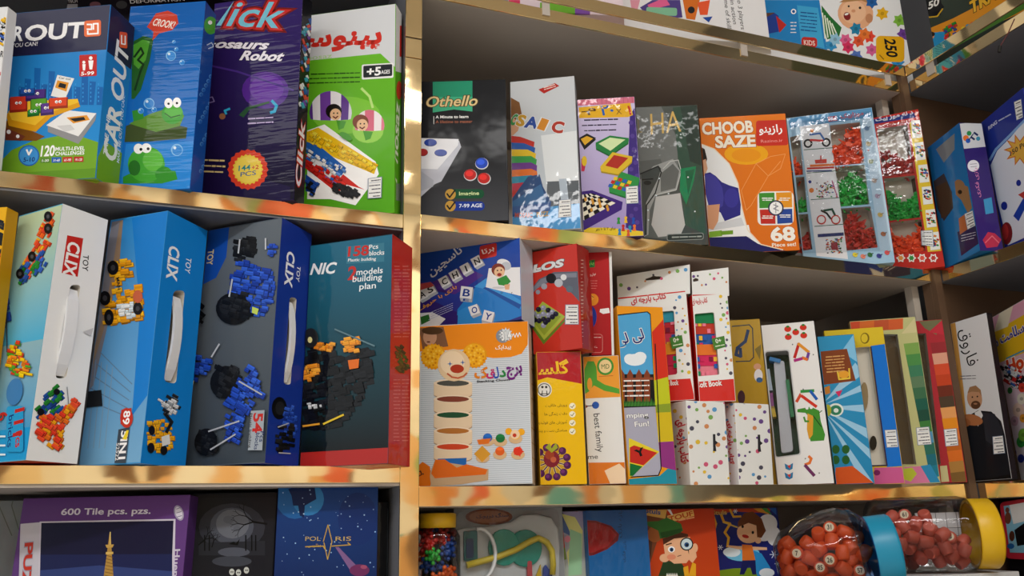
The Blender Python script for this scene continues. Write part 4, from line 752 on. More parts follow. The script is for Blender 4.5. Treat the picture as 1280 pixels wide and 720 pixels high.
# trays of pegs behind windows
def pegs(name, label, f, quad, n, col, seed, fill=.62, dep=(-.022, -.0055), size=.0048):
    R = random.Random(seed); bm = bmesh.new(); a, b, c, d = [f.uv(*q) for q in quad]
    for i in range(n):
        s_ = R.random(); t = R.random() * fill * (.75 + .25 * math.sin(s_ * 5 + seed))
        u = ((d[0] * (1 - s_) + c[0] * s_) * (1 - t) + (a[0] * (1 - s_) + b[0] * s_) * t, (d[1] * (1 - s_) + c[1] * s_) * (1 - t) + (a[1] * (1 - s_) + b[1] * s_) * t)
        p = f.at(u, R.uniform(*dep))
        M_ = Matrix.Translation(p) @ Euler([R.uniform(0, 6.28) for _ in range(3)]).to_matrix().to_4x4()
        bmesh.ops.create_cone(bm, cap_ends=True, segments=7, radius1=size, radius2=size * .55, depth=size * .9, matrix=M_)
        bmesh.ops.create_cone(bm, cap_ends=True, segments=5, radius1=size * .42, radius2=size * .3, depth=size * 2.6, matrix=M_ @ Matrix.Translation((0, 0, size * 1.3)))
    bm.transform(f.mw)
    me = bpy.data.meshes.new(name); bm.to_mesh(me); bm.free()
    return tag(link(name, me, col), label, 'pegs', None, 'stuff')
plain('orange_peg_plastic', '#ff5a24', .35); plain('green_peg_plastic', '#2fb84a', .35); plain('red_peg_plastic', '#c8382e', .35)
hs = [(22, 215, 60, 205, 72, 355, 42, 358), (44, 365, 76, 362, 88, 495, 55, 498), (55, 505, 90, 502, 106, 635, 70, 640), (172, 170, 285, 158, 300, 312, 186, 322), (190, 325, 302, 318, 320, 466, 208, 475), (212, 482, 324, 474, 352, 628, 234, 640)]
B = carton('bead1', 'peg_set_box', 'pale blue peg mosaic box with sample picture strip down its middle', 'box', {'A': '#a8cce4'}, 'shrink_wrapped_card', None, {'F': [Z8] + hs}, .028, '#cfc9bc')
f = B['F'].z(*Z8).part('printed_background'); f.p('#5f9cc8', 15, 145, 330, 100, 330, 140, 22, 180); f.p('#c4dcee', 292, 150, 328, 140, 420, 640, 360, 640)
f.part('title_lettering'); f.t('EE', 168, 156, 200, 152, 18, '#b83a4a', .03); f.t('موزاییک', 215, 150, 300, 136, 22, '#c84a4a', .02)
f.part('sample_picture_strip').p('#eef0f4', 58, 175, 168, 162, 240, 672, 122, 660)
for y in (258, 345, 445, 545): f.l('#4a7a6a', 3, 75 + (y - 258) * .14, y + 4, 184 + (y - 258) * .14, y - 4)
k = ['#2a5ab8', '#c8352e', '#2f9a4a', '#3a3a44', '#e8903a']
f.e('#333', 90, 238, 17).e('#eee', 90, 238, 10).e('#333', 158, 234, 17).e('#eee', 158, 234, 10).l('#d84a4a', 8, 100, 225, 145, 228).l('#4a7ac0', 7, 98, 205, 135, 200, 150, 222).e('#e8903a', 105, 190, 7)
f.l('#c8352e', 7, 88, 332, 186, 328).l('#e8803a', 9, 100, 322, 186, 318).l('#3a4a8a', 5, 86, 342, 178, 340).p('#d84a3a', 115, 300, 160, 296, 160, 312, 118, 314).l('#c8352e', 5, 138, 285, 138, 305)
f.e('#3a4aa0', 97, 382, 6).e('#e8904a', 103, 414, 9).blocks(k, (120, 385, 185, 378, 200, 440, 125, 440), 40, 4, 0, 5, False).l('#c86a9a', 4, 180, 378, 200, 440)
f.e('#c84a4a', 140, 524, 18).e('#eee', 140, 524, 13).e('#c84a4a', 194, 524, 18).e('#eee', 194, 524, 13).l('#2a5a4a', 8, 150, 490, 180, 485, 190, 505).l('#333', 7, 140, 490, 160, 500, 175, 520)
f.l('#33407a', 12, 130, 584, 220, 578).blocks(k, (155, 598, 215, 594, 218, 648, 160, 652), 40, 4, 0, 6, False); f.p('#a03a4a', 175, 610, 200, 608, 202, 636, 178, 638)
f.part('printed_shapes')
for x, y, c in ((310, 182, '#7a9aba'), (316, 240, '#c8b88a'), (325, 306, '#b8c4a0'), (338, 378, '#c8b8b0'), (350, 436, '#b8a8c0'), (360, 506, '#d8c07a'), (372, 578, '#b87a5a'), (266, 656, '#e8d84a'), (296, 662, '#e8907a'), (322, 656, '#3a7a4a'), (356, 660, '#4a4a9a'), (386, 648, '#d85a5a')): f.e(c, x, y, 10, 8, 30).l(C(c, .6), 3, x, y, x + 12, y - 6)
f.flush()
f.prism('window_film', 'clear_film', (24, 160, 322, 118, 400, 640, 72, 650), .0016, .0019, '#fff')
grp = 'loose pegs in the peg boxes'
for nm, c_, q, n, sd, fl in (('orange', 'orange_peg_plastic', hs[0], 26, 1, .45), ('green', 'green_peg_plastic', hs[1], 28, 2, .5), ('red', 'red_peg_plastic', hs[2], 30, 3, .55), ('orange', 'orange_peg_plastic', hs[3], 150, 4, .9), ('green', 'green_peg_plastic', hs[4], 150, 5, .85), ('red', 'red_peg_plastic', hs[5], 150, 6, .85)):
    w_ = 'narrow left' if q in hs[:3] else 'wide right'
    pegs('loose_pegs', '%s pegs in the %s column of the pale blue peg box' % (nm, w_), f, [(q[0], q[1]), (q[2], q[3]), (q[4], q[5]), (q[6], q[7])], n, c_, sd, fl)
done(B)
hs = [(350, 185, 462, 168, 488, 350, 372, 362), (375, 370, 490, 358, 512, 515, 395, 528), (398, 535, 514, 522, 530, 640, 412, 655)]
B = carton('bead2', 'peg_set_box', 'red and yellow framed peg mosaic box at the shelf end', 'box', {'A': '#c8342a'}, 'shrink_wrapped_card', None, {'F': [Z8] + hs}, .017, '#cfc4b4')
f = B['F'].z(*Z8).part('printed_background'); f.p('#e6c83a', 470, 160, 510, 150, 590, 640, 540, 650); f.p('#c8342a', 330, 140, 512, 104, 520, 150, 335, 185); f.p('#c8342a', 410, 655, 600, 640, 605, 700, 415, 700); f.p('#2f3f8a', 332, 148, 490, 122, 494, 140, 336, 166)
f.part('title_lettering'); f.t('دانه موزاییک', 345, 160, 485, 132, 20, '#e8e8f4', .03); f.e('#e8a8a0', 496, 128, 7)
f.part('sample_picture_strip')
for i, y in enumerate((185, 268, 352, 434, 520, 605)):
    x = 494 + i * 13.5; f.p('#eef0ea', x - 18, y - 32, x + 18, y - 36, x + 24, y + 30, x - 12, y + 34); f.blocks(k, (x - 12, y - 20, x + 14, y - 22, x + 16, y + 16, x - 8, y + 20), 12, 6, 20, 20 + i, False)
f.part('printed_shapes')
for x, c in ((438, '#e8a04a'), (478, '#3a9a4a'), (518, '#e8604a'), (560, '#c8443a')): f.star('#f4f0ea', x, 668, 18, 12, 6).star(c, x, 668, 12, 7, 6)
f.sticker(512, 565, 558, 563, 562, 625, 516, 620)
f.prism('window_film', 'clear_film', (345, 170, 470, 150, 535, 640, 412, 655), .0016, .0019, '#fff')
for nm, c_, q, n, sd, fl in (('red', 'red_peg_plastic', hs[0], 110, 7, .55), ('green', 'green_peg_plastic', hs[1], 130, 8, .75), ('orange', 'orange_peg_plastic', hs[2], 120, 9, .85)):
    pegs('loose_pegs', '%s pegs in a compartment of the red and yellow peg box' % nm, f, [(q[0], q[1]), (q[2], q[3]), (q[4], q[5]), (q[6], q[7])], n, c_, sd, fl, (-.0125, -.005), .0044)
done(B)
# ------------------------------------------------------------------ corner unit, second shelf
B = carton('dog', 'game_box', 'blue game box with purple spine and dog picture, corner shelf', 'game box', {'A': '#1f7fc0', 'R': '#3f2f7a', 'T': '#d8d8dc'}, 'shrink_wrapped_card')
f = B['F'].z(*Z8).part('printed_picture'); f.g('#2a8cc8', '#1d78b8'); f.p('#4a4a50', 560, 380, 600, 350, 630, 420, 635, 480, 600, 530, 575, 480).p('#5a4a3a', 570, 400, 610, 380, 632, 440, 622, 500, 590, 520); f.e('#a8805a', 660, 390, 20, 14, 40).p('#a8805a', 640, 380, 690, 400, 705, 480, 690, 500, 665, 450, 645, 430).e('#3a2a1e', 660, 420, 8).p('#8a9096', 570, 260, 640, 200, 640, 260, 600, 310); f.p('#3a3260', 650, 570, 720, 540, 735, 610, 665, 660).micro('#c8c8d8', 662, 580, 718, 610, 3, 3, -.25).p('#c87a4a', 655, 520, 690, 495, 688, 560, 660, 580)
f.sticker(676, 502, 708, 488, 718, 546, 688, 562); f.flush()
f = B['R'].z(*Z8).part('side_print'); f.g('#46307e', '#3a2c78'); f.p('#d9dce0', 650, 165, 742, 155, 758, 250, 675, 258); f.e('#e8803a', 682, 218, 11).e('#3a9a5a', 694, 200, 9).e('#3a6ac0', 690, 228, 9); f.t('TI', 706, 235, 728, 205, 18, '#2a3a6a', .03); f.e('#4a9ab8', 728, 220, 8)
f.e('#e8e8f0', 710, 322, 22).l('#8a8aa0', 2, 698, 316, 722, 314).l('#8a8aa0', 2, 700, 326, 722, 324); f.t('بازی فکری', 740, 440, 728, 330, 18, '#d88ab8', .01); f.p('#4aa0d0', 748, 448, 778, 440, 786, 498, 756, 504); f.p('#c83a5a', 745, 600, 765, 570, 790, 575, 815, 598, 800, 625, 760, 630).l('#e87a8a', 4, 755, 610, 780, 585, 805, 610); done(B)
B = carton('rocket', 'game_box', 'large blue and white game box cut by right edge, corner shelf', 'game box', {'A': '#2b3c94', 'L': '#2b3c94'}, 'glossy_card')
f = B['F'].z(*Z8).part('printed_background'); f.g('#2b3c94', '#2c3e98'); f.p('#e4e8f0', 905, 150, 850, 215, 800, 265, 775, 320, 800, 450, 840, 620, 905, 590); f.l('#8ab0e0', 9, 905, 148, 850, 205, 795, 260, 772, 300)
f.part('starburst').star('#d87a2a', 885, 262, 62, 34, 10).star('#e8b84a', 885, 262, 52, 28, 10); f.t('150 Pcs', 850, 285, 915, 240, 16, '#4a3a2a', .02)
f.part('printed_picture').e('#2a3a9a', 826, 472, 12, 16).e('#2a3a9a', 880, 386, 9, 12).e('#8a2a2e', 835, 575, 22, 42).e('#b83a3a', 830, 570, 12, 30).p('#2a4ab0', 860, 510, 905, 430, 905, 480, 880, 530).p('#c8443a', 878, 430, 905, 415, 905, 450)
f.part('title_lettering'); f.t('RING', 768, 188, 800, 162, 11, '#d8dcec', .02); f.micro('#b8c0dc', 802, 150, 850, 160, 1, 4, -.55); f.sticker(862, 82, 890, 70, 897, 140, 872, 152); f.flush()
f.part('printed_footer').p('#2b3c94', 835, 622, 905, 590, 905, 640, 838, 650); done(B)

# ------------------------------------------------------------------ middle unit, third shelf
B = carton('clown', 'toy_box', 'white and orange stacking clown toy box next to gold divider', 'box', {'A': '#dde2e6', 'R': '#d9c8b4', 'T': '#e8962a'}, 'rippled_wrapped_card')
f = B['F'].z(*Y2).part('printed_background'); f.g('#d4dbe1', '#dfe4e8')
for i in range(78): f.r('#bcc5ce', .02, i / 78 * .97 + .004, .99, i / 78 * .97 + .0085)
f.p('#ee9420', 40, 28, 492, 5, 490, 100, 465, 138, 420, 152, 350, 156, 320, 152, 250, 120, 40, 130); f.p('#e07a1e', 36, 600, 60, 580, 90, 600, 96, 640, 92, 690, 36, 692)
f.part('child_photo').p('#8a6248', 46, 34, 145, 28, 165, 108, 60, 122).e('#c89a7c', 90, 70, 28, 34).e('#5a4028', 100, 44, 44, 16).e('#6a3a2a', 84, 90, 8, 3)
f.part('clown_picture')
for x, y, r in ((105, 150, 55), (272, 145, 54)):
    f.star('#e8a018', x, y, r, r * .9, 22).e('#f2b424', x - 2, y - 3, r * .84)
    for i in range(30): f.e('#d88c12' if i % 2 else '#f8c84a', x + r * .8 * math.cos(i * 2.4) * (i / 30) ** .5, y + r * .8 * math.sin(i * 2.4) * (i / 30) ** .5, 4.5)
for i in range(5):
    y = 262 + i * 65; rim = ('#5a5a54', '#8a4a3a', '#2a5a3e', '#b87a3a', '#d0502e')[i]
    f.e('#b89a78', 184, y + 45, 79, 17).p('#e2c8a8', 106, y, 263, y - 6, 263, y + 40, 106, y + 46).e('#e6cfb2', 184, y + 42, 78, 16).e('#f0dcc2', 184, y - 3, 79, 17).e(rim, 184, y - 3, 66, 12)
    f.p('#e8d2b4', 106, y + 4, 180, y + 12, 263, y + 1, 263, y + 38, 184, y + 50, 106, y + 44)
f.e('#e8cda8', 188, 185, 66, 66).e('#f3dcbc', 182, 175, 50, 48).e('#b8452a', 201, 200, 28, 18).l('#c86a4a', 7, 162, 220, 180, 234, 205, 238, 228, 230, 240, 218).star('#2a6ab0', 172, 180, 12, 3, 4).star('#2a6ab0', 224, 174, 12, 3, 4)
f.p('#2a70b8', 122, 568, 240, 564, 238, 600, 190, 606, 124, 600).p('#c8ab88', 90, 640, 92, 620, 110, 575, 330, 610, 328, 655, 220, 672, 95, 680).p('#e07424', 95, 628, 112, 572, 150, 570, 200, 604, 240, 590, 325, 612, 318, 632, 215, 640, 110, 648)
f.part('title_lettering'); f.t('برج', 408, 246, 470, 238, 52, '#7a2a86', .04); f.t('ک', 274, 240, 326, 236, 44, '#e08a2a', .04); f.t('ق', 322, 240, 356, 238, 36, '#c8387a', .04); f.t('د', 376, 234, 400, 232, 26, '#2f8a4a', .04); f.t('ل', 352, 240, 374, 236, 44, '#2a5ab8', .04); f.t('Stacking Clown', 282, 256, 416, 248, 8, '#2a2a2e', .03)
f.part('maker_logo').e('#8f98a0', 388, 66, 28, 28).star('#d8dde0', 400, 60, 30, 20, 12); f.t('314', 384, 84, 424, 78, 34, '#f2f4f4', .03, 0, '#8a8f94'); f.l('#f2f4f4', 3, 425, 70, 432, 56, 438, 72, 444, 54, 450, 70, 456, 52, 462, 66); f.t('پیدایک', 358, 128, 422, 124, 24, '#f8f0e4', .02)
f.part('piece_pictures')
for c, x, y in (('#2a6ab8', 326, 480), ('#1f7a44', 378, 482), ('#e8a83a', 306, 548), ('#e06a2a', 376, 535), ('#d8452e', 450, 535), ('#f0c04a', 440, 470)): f.e('#d8b890', x, y + 16, 28, 20).e(c, x, y + 2, 19, 18).e(C(c, 1.3), x, y - 8, 15, 7)
f.e('#f0b02a', 412, 456, 14).e('#f0b02a', 464, 458, 14).e('#f0d4b0', 438, 468, 19).e('#c8452a', 436, 472, 8).p('#e07a2a', 282, 490, 340, 484, 330, 506, 290, 510).star('#e0402a', 452, 538, 24, 12, 5).star('#d8a03a', 304, 548, 34, 24, 4)
f.part('printed_badge').e('#2a2a2e', 62, 630, 3); f.l('#3a2a1e', 4, 40, 622, 52, 618, 56, 632, 44, 640); done(B)
f = B['R'].z(*Y2).part('side_print')
for i in range(9): f.l('#c8a878', 4, 505, 80 + i * 60, 528, 100 + i * 60)
done(B)
B = carton('tas', 'game_box', 'blue lettered dice game box lying on the clown box', 'game box', {'A': '#24459c', 'R': '#c3c8d2', 'F': '#2a48a2'}, 'shrink_wrapped_card')
f = B['F'].z(*Y1).part('printed_background'); f.g('#3a2f86', '#2257b4'); f.p('#5a3a92', 60, 260, 250, 330, 400, 230, 300, 180, 60, 300).p('#3a2a7a', 60, 330, 400, 490, 60, 500)
f.part('title_lettering'); f.t('تاسچین', 130, 250, 300, 118, 58, '#eef0f6', .02)
def die(x, y, sz, ch, an, col='#2a3f7a', extra=None):
    ca, sa = math.cos(an), math.sin(an); P = lambda a, b: (x + a * ca - b * sa, y + a * sa + b * ca)
    f.p('#b4b8c0', *P(0, sz), *P(sz, sz), *P(sz * 1.1, sz * 1.28), *P(sz * .12, sz * 1.3)); f.p('#9ba0aa', *P(sz, 0), *P(sz * 1.12, sz * .25), *P(sz * 1.1, sz * 1.28), *P(sz, sz)); f.p('#e8e8ea', *P(0, 0), *P(sz, 0), *P(sz, sz), *P(0, sz))
    a, b = (P(sz * .43, sz * .82), P(sz * .57, sz * .82)) if ch == 'I' else (P(sz * .2, sz * .82), P(sz * .8, sz * .82)); f.t(ch, *a, *b, sz * .62, col, .02)
    if extra: a, b = P(sz * .3, sz * 1.24), P(sz * .8, sz * 1.22); f.t(extra, *a, *b, sz * .2, col, .02)
for ch, x, y in (('A', 40, 322), ('S', 82, 295), ('C', 158, 252), ('H', 214, 218), ('I', 272, 184), ('N', 330, 145)): die(x, y, 50, ch, -.5, '#22242c')
f.part('printed_picture'); f.p('#2f86d0', 350, 300, 420, 240, 612, 350, 612, 440, 500, 480, 350, 490, 260, 440, 262, 410).p('#46a0e2', 350, 290, 412, 246, 610, 372, 605, 412, 400, 300).p('#1f5aa8', 398, 298, 410, 290, 600, 385, 590, 408).p('#f0f0f2', 412, 292, 428, 192, 600, 186, 610, 342).p('#3a92d8', 265, 420, 340, 380, 480, 480, 262, 490)
f.e('#eceef0', 508, 170, 38, 26, 20).e('#c8ccd4', 520, 180, 26, 22).e('#8a3a22', 478, 200, 36, 34).e('#f0c8a0', 484, 212, 28, 28).e('#a8342a', 484, 226, 12, 9).e('#111', 474, 204, 4).e('#111', 494, 202, 4).p('#3a9a3e', 470, 250, 520, 228, 545, 262, 520, 286, 480, 280).p('#e8b890', 510, 280, 540, 275, 536, 305, 515, 305).e('#d8d8dc', 480, 295, 34, 6); f.t('O', 490, 326, 502, 326, 10, '#444'); f.t('Y', 544, 328, 554, 328, 10, '#444')
die(282, 286, 62, 'B', .12, '#2a4a9a', 'E'); die(318, 398, 50, 'O', -.35, '#2a4a9a'); die(404, 412, 56, 'Y', .25, '#2a4a9a')
f.p('#e4e6ea', 60, 430, 130, 425, 200, 460, 160, 500, 60, 500).p('#3a7a3a', 66, 450, 110, 436, 118, 468, 70, 492).p('#c85a5a', 60, 275, 120, 265, 140, 285, 60, 310)
f.part('printed_text'); f.t('بازی با حروف', 64, 424, 262, 300, 24, '#e0a03a', .02); f.micro('#b8bcdc', 110, 425, 240, 470, 4, 2.5, -.42)
f.part('maker_logo').rr('#c83a34', 380, 75, 470, 146, 10, -18); f.t('برتا', 398, 128, 460, 102, 34, '#f4e8e4', .02); f.flush(); done(B)
B = carton('gols', 'game_box', 'yellow game box with red header and purple berry picture', 'game box', {'A': '#eec21a', 'T': '#b02a34'}, 'shrink_wrapped_card')
f = B['F'].z(*Y4).part('printed_background'); f.g('#eebf14', '#f2c91f'); f.p('#b82a36', 40, 20, 300, 30, 300, 190, 130, 158, 40, 185)
f.part('title_lettering'); f.t('گلسا', 70, 146, 232, 138, 66, '#f2c83a', .03); f.part('maker_logo').e('#e8e8e4', 115, 217, 36).e('#4a4a44', 115, 217, 31).e('#e8e8e4', 115, 217, 27).e('#4a4a44', 106, 204, 6).e('#4a4a44', 124, 204, 6).l('#4a4a44', 4, 98, 236, 132, 236).l('#4a4a44', 4, 106, 222, 104, 242).l('#4a4a44', 4, 126, 222, 128, 242)
f.part('printed_text')
for i, y in enumerate((294, 333, 374, 414)): f.e('#f4f0d8', 248, y, 15).l('#5a4a20', 3, 240, y + 2, 247, y + 7, 256, y - 6); f.t(('پرورش خلاقیت', 'دقت زندگی ها', 'آموزش های فولیدی', 'هماهنگی دست و چشم')[i], 120 - (0, 4, 38, 42)[i], y + 10, 224, y + 6, 20, '#3a3014', .0)
f.part('printed_picture').e('#c8a02a', 160, 560, 70, 80)
for i in range(12): f.l('#e8d8a0', 10, 150, 555, 150 + 78 * math.cos(i * .524 + .2), 560 + 75 * math.sin(i * .524 + .2)); f.l('#5a2a5a', 6, 150, 555, 150 + 76 * math.cos(i * .524 + .2), 560 + 72 * math.sin(i * .524 + .2)); f.e('#5a2458', 150 + 76 * math.cos(i * .524 + .2), 560 + 72 * math.sin(i * .524 + .2), 18).e('#7a3a78', 146 + 76 * math.cos(i * .524 + .2), 556 + 72 * math.sin(i * .524 + .2), 9)
f.e('#8a2a3a', 150, 545, 38, 40).e('#a84a2e', 140, 525, 22).e('#c86a4a', 158, 548, 14).p('#a8b03a', 120, 490, 140, 470, 150, 495, 170, 468, 180, 492, 150, 515); done(B)
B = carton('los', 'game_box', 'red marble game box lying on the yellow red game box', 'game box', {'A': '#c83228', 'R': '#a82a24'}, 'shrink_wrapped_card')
f = B['F'].z(*Y3).part('printed_background'); f.g('#cc3a2a', '#d03a2c'); f.p('#6a6e7c', 40, 330, 100, 250, 180, 212, 310, 208, 325, 380, 280, 330, 220, 280, 150, 268, 90, 300, 45, 350).p('#8a8e9c', 45, 320, 110, 250, 190, 222, 300, 216, 300, 240, 200, 242, 120, 275, 48, 338)
f.part('title_lettering'); f.t('LOS', 70, 214, 232, 180, 36, '#e4e6e8', .05, .15, '#5a5a60', ow=.04); f.t('B', 22, 222, 46, 216, 34, '#e4e6e8', .05); f.l('#e4e6e8', 9, 92, 196, 108, 192)
f.part('printed_picture').e('#1e2026', 165, 246, 27).e('#e6e8ea', 231, 240, 16).e('#a8acb8', 128, 288, 16).e('#c0c4cc', 205, 270, 22).e('#6a7a86', 262, 302, 18).e('#9aa0ac', 95, 318, 12)
f.p('#6a8a2a', 45, 480, 125, 595, 242, 470, 242, 454, 130, 570, 45, 462).p('#aebd4a', 45, 460, 120, 368, 240, 448, 128, 572).p('#98a83a', 62, 462, 122, 388, 218, 448, 128, 548)
for x, y, c in ((98, 410, 1), (124, 402, 0), (150, 414, 1), (172, 424, 0), (76, 434, 0), (100, 446, 0), (124, 434, 0), (150, 440, 0), (190, 434, 1), (78, 466, 1), (102, 470, 1), (126, 462, 1), (150, 466, 1), (172, 450, 1), (66, 446, 1), (125, 494, 0), (136, 478, 1)): f.e('#1c1830' if c else '#9a9cb4', x, y, 14).e('#3a3454' if c else '#c4c6d6', x - 4, y - 5, 5)
f.sticker(240, 384, 310, 384, 312, 490, 237, 490); f.flush()
f = B['R'].z(*Y3).part('side_print'); f.micro('#e8c8c0', 322, 140, 334, 600, 24, 3); done(B)
B = carton('fam', 'game_box', 'narrow white and orange family game box on third shelf', 'game box', {'A': '#e8e8e6', 'B': '#e07a24'}, 'shrink_wrapped_card')
f = B['F'].z(*Y4).part('printed_background'); f.p('#eda53a', 295, 60, 480, 52, 490, 250, 310, 258); f.p('#e0822a', 315, 562, 500, 560, 512, 690, 320, 690); f.p('#5aa83a', 305, 120, 320, 82, 350, 82, 362, 110, 365, 170, 400, 192, 470, 212, 472, 236, 400, 222, 350, 196, 325, 226, 306, 238).e('#e8a53a', 330, 190, 12, 30); f.p('#f2d8b8', 400, 600, 470, 566, 505, 600, 500, 660, 430, 668)
f.part('maker_logo').e('#4a9a3a', 404, 106, 40, 42).e('#f0d8a0', 404, 106, 30, 32); f.t('MD', 386, 118, 424, 116, 22, '#3a6a2a', .0); f.l('#c8702a', 3, 374, 154, 440, 150)
f.part('title_lettering'); f.t('best family', 348, 330, 366, 514, 30, '#3a3a3e', .0); f.t('me', 322, 545, 370, 543, 22, '#3a3a3e', .0); f.e('#2a5fb8', 358, 290, 17).l('#2a3a6a', 4, 318, 294, 350, 291).e('#8a3a2a', 314, 296, 6)
f.flush(); done(B)
B = carton('red4', 'game_box', 'narrow red game box with white edge behind the marble game', 'game box', {'A': '#b8262c', 'R': '#eeeeec', 'K': '#eeeeec'}, 'glossy_card')
f = B['F'].z(*Y3).part('printed_picture'); f.g('#b2242a', '#c02c30'); f.e('#2a3a9a', 370, 450, 36, 62).e('#3a4fb0', 362, 430, 22, 40).e('#e8962a', 384, 358, 32).e('#f2b04a', 376, 348, 15).l('#5a3010', 3, 366, 345, 378, 338, 390, 346).p('#f4f4f4', 424, 408, 470, 402, 476, 428, 440, 434, 422, 424)
f.part('printed_text'); f.p('#2f7a3a', 335, 156, 396, 146, 396, 186, 335, 192).t('بازی', 338, 184, 392, 178, 26, '#8ac05a', .02); f.t('هوش و سرعت', 338, 240, 404, 232, 18, '#f4dcd8', .01); f.micro('#e08a84', 340, 252, 408, 305, 4, 2.6); f.rr('#d88a84', 350, 540, 438, 640, 16).rr('#b2242a', 353, 543, 435, 637, 14); f.micro('#f0d0cc', 362, 552, 428, 564, 1, 4); f.t('۰۶', 378, 624, 410, 622, 18, '#f4e0dc', .02); done(B)
f = B['F']; f.z(*Y3).prism('card_edge', 'printed_card', (470, 84, 484, 86, 498, 652, 486, 652), -.03, .001, '#ececea')
B = carton('lili', 'game_box', 'blue jumping game box with orange frame and picket fence', 'game box', {'A': '#e8a01e'}, 'glossy_card')
f = B['F'].z(*Y5).part('printed_background'); f.p('#eea21c', 60, 236, 310, 225, 320, 330, 60, 360); f.p('#d83a24', 246, 360, 300, 300, 330, 580, 262, 600); f.p('#c9cf2e', 255, 590, 330, 570, 345, 720, 260, 720)
f.z(*Y4).p('#c9cf2e', 640, 190, 715, 165, 720, 290, 642, 300).p('#94a83a', 642, 288, 722, 280, 726, 325, 645, 330).p('#d8c02a', 645, 325, 728, 322, 735, 460, 655, 470).p('#9a3f8a', 655, 465, 735, 460, 742, 600, 665, 580).p('#2a9ab0', 515, 640, 660, 625, 700, 590, 745, 600, 748, 680, 515, 680)
f.z(*Y5); f.part('picture_frame').p('#1d1d20', 75, 278, 225, 262, 240, 275, 262, 720, 74, 720); f.p('#5aaede', 76, 284, 222, 267, 236, 278, 252, 560, 76, 560)
f.e('#eef4f8', 165, 492, 50, 28).e('#eef4f8', 190, 478, 30, 24).e('#eef4f8', 140, 486, 26, 22)
for x in (102, 142, 184, 222): f.p('#8f4a2e', x - 14, 690, x + 16, 690, x + 14, 560, x, 536, x - 14, 562)
f.p('#9a5438', 80, 580, 250, 574, 252, 586, 80, 592)
for i in range(24): f.p('#4a8a3a' if i % 2 else '#3a7630', 80 + i * 7.4, 712, 92 + i * 7.4, 712, 88 + i * 7.4, 668 + (i * 7) % 18)
f.micro('#f0f0ec', 105, 580, 232, 675, 4, 6, -.02)
f.part('title_lettering'); f.t('لی لی', 88, 436, 216, 404, 64, '#1f2f7e', .02, 0, '#f0f0ea', ow=.05); f.z(*Y4)
f.part('lower_picture').p('#b3b3c4', 482, 302, 640, 296, 668, 600, 655, 622, 520, 628); f.p('#e8d43a', 515, 445, 660, 510, 530, 628, 518, 628).p('#c8352c', 520, 490, 540, 480, 650, 515, 585, 575, 520, 560).p('#1f7a3e', 520, 565, 580, 580, 535, 625, 520, 625).t('Y', 555, 536, 592, 522, 34, '#1a1a1a', .05)
f.part('printed_text'); f.t('mping', 506, 350, 608, 346, 22, '#f4f4f4', .02, 0, '#555', ow=.03); f.t('Fun!', 544, 392, 612, 388, 24, '#f4f4f4', .02, 0, '#555', ow=.03); f.part('frame_line').l('#1d1d20', 5, 488, 300, 642, 294).l('#1d1d20', 5, 640, 0, 668, 590, 655, 622, 525, 630); done(B)
DOTS = ['#d86a8a', '#6aa8d8', '#7a5a9a', '#e8c84a', '#8ab86a', '#5a5a6a', '#d89a6a']
def dots(f, seed, n, x0, y0, x1, y1, sk=0, r=8):
    R = random.Random(seed); P = []
    for i in range(n * 8):
        a, b = R.random(), R.random()
        x, y = x0 + (x1 - x0) * a + sk * b, y0 + (y1 - y0) * b
        if all((x - q[0]) ** 2 + (y - q[1]) ** 2 > (r * 2.6) ** 2 for q in P): P.append((x, y)); f.e(R.choice(DOTS), x, y, r * R.choice((.55, .8, 1.0, 1.1)), n=12)
        if len(P) >= n: break
def spine_box(key, hole, spine, label, sd):
    B = carton(key, 'cloth_book_box', label, 'box', {'A': '#eef0ee', 'R': '#e8a8ac', 'B': '#d83a34'}, 'shrink_wrapped_card', 'spotted cloth book boxes')
    f = B['F'].z(*Y6).part('printed_dots'); dots(f, sd, 34, hole[0], 362, hole[1], 676, 8, 8); f.flush()
    x, y = hole[2]; f.part('hang_slot').p('#3a3a3e', x - 5, y - 32, x + 4, y - 32, x + 5, y - 8, x + 14, y, x + 5, y + 8, x + 8, y + 32, x - 4, y + 32); f.flush()
    f = B['L'].z(*Y6).part('printed_dots'); dots(f, sd + 3, 14, spine[0], 370, spine[1], 676, 6, 7)
    f.part('title_lettering'); f.t('کتاب پارچه ای', spine[2], 440, spine[3], 600, spine[4], '#c8283a', .03, 0, '#f4c8cc'); done(B)
spine_box('cbs1', (112, 272, (218, 520)), (50, 135, 68, 84, 40), 'spotted white cloth book box beside the blue jumping game', 1)
spine_box('cbs2', (296, 442, (386, 522)), (255, 302, 262, 272, 22), 'spotted white cloth book box beside the white crocodile box', 2)
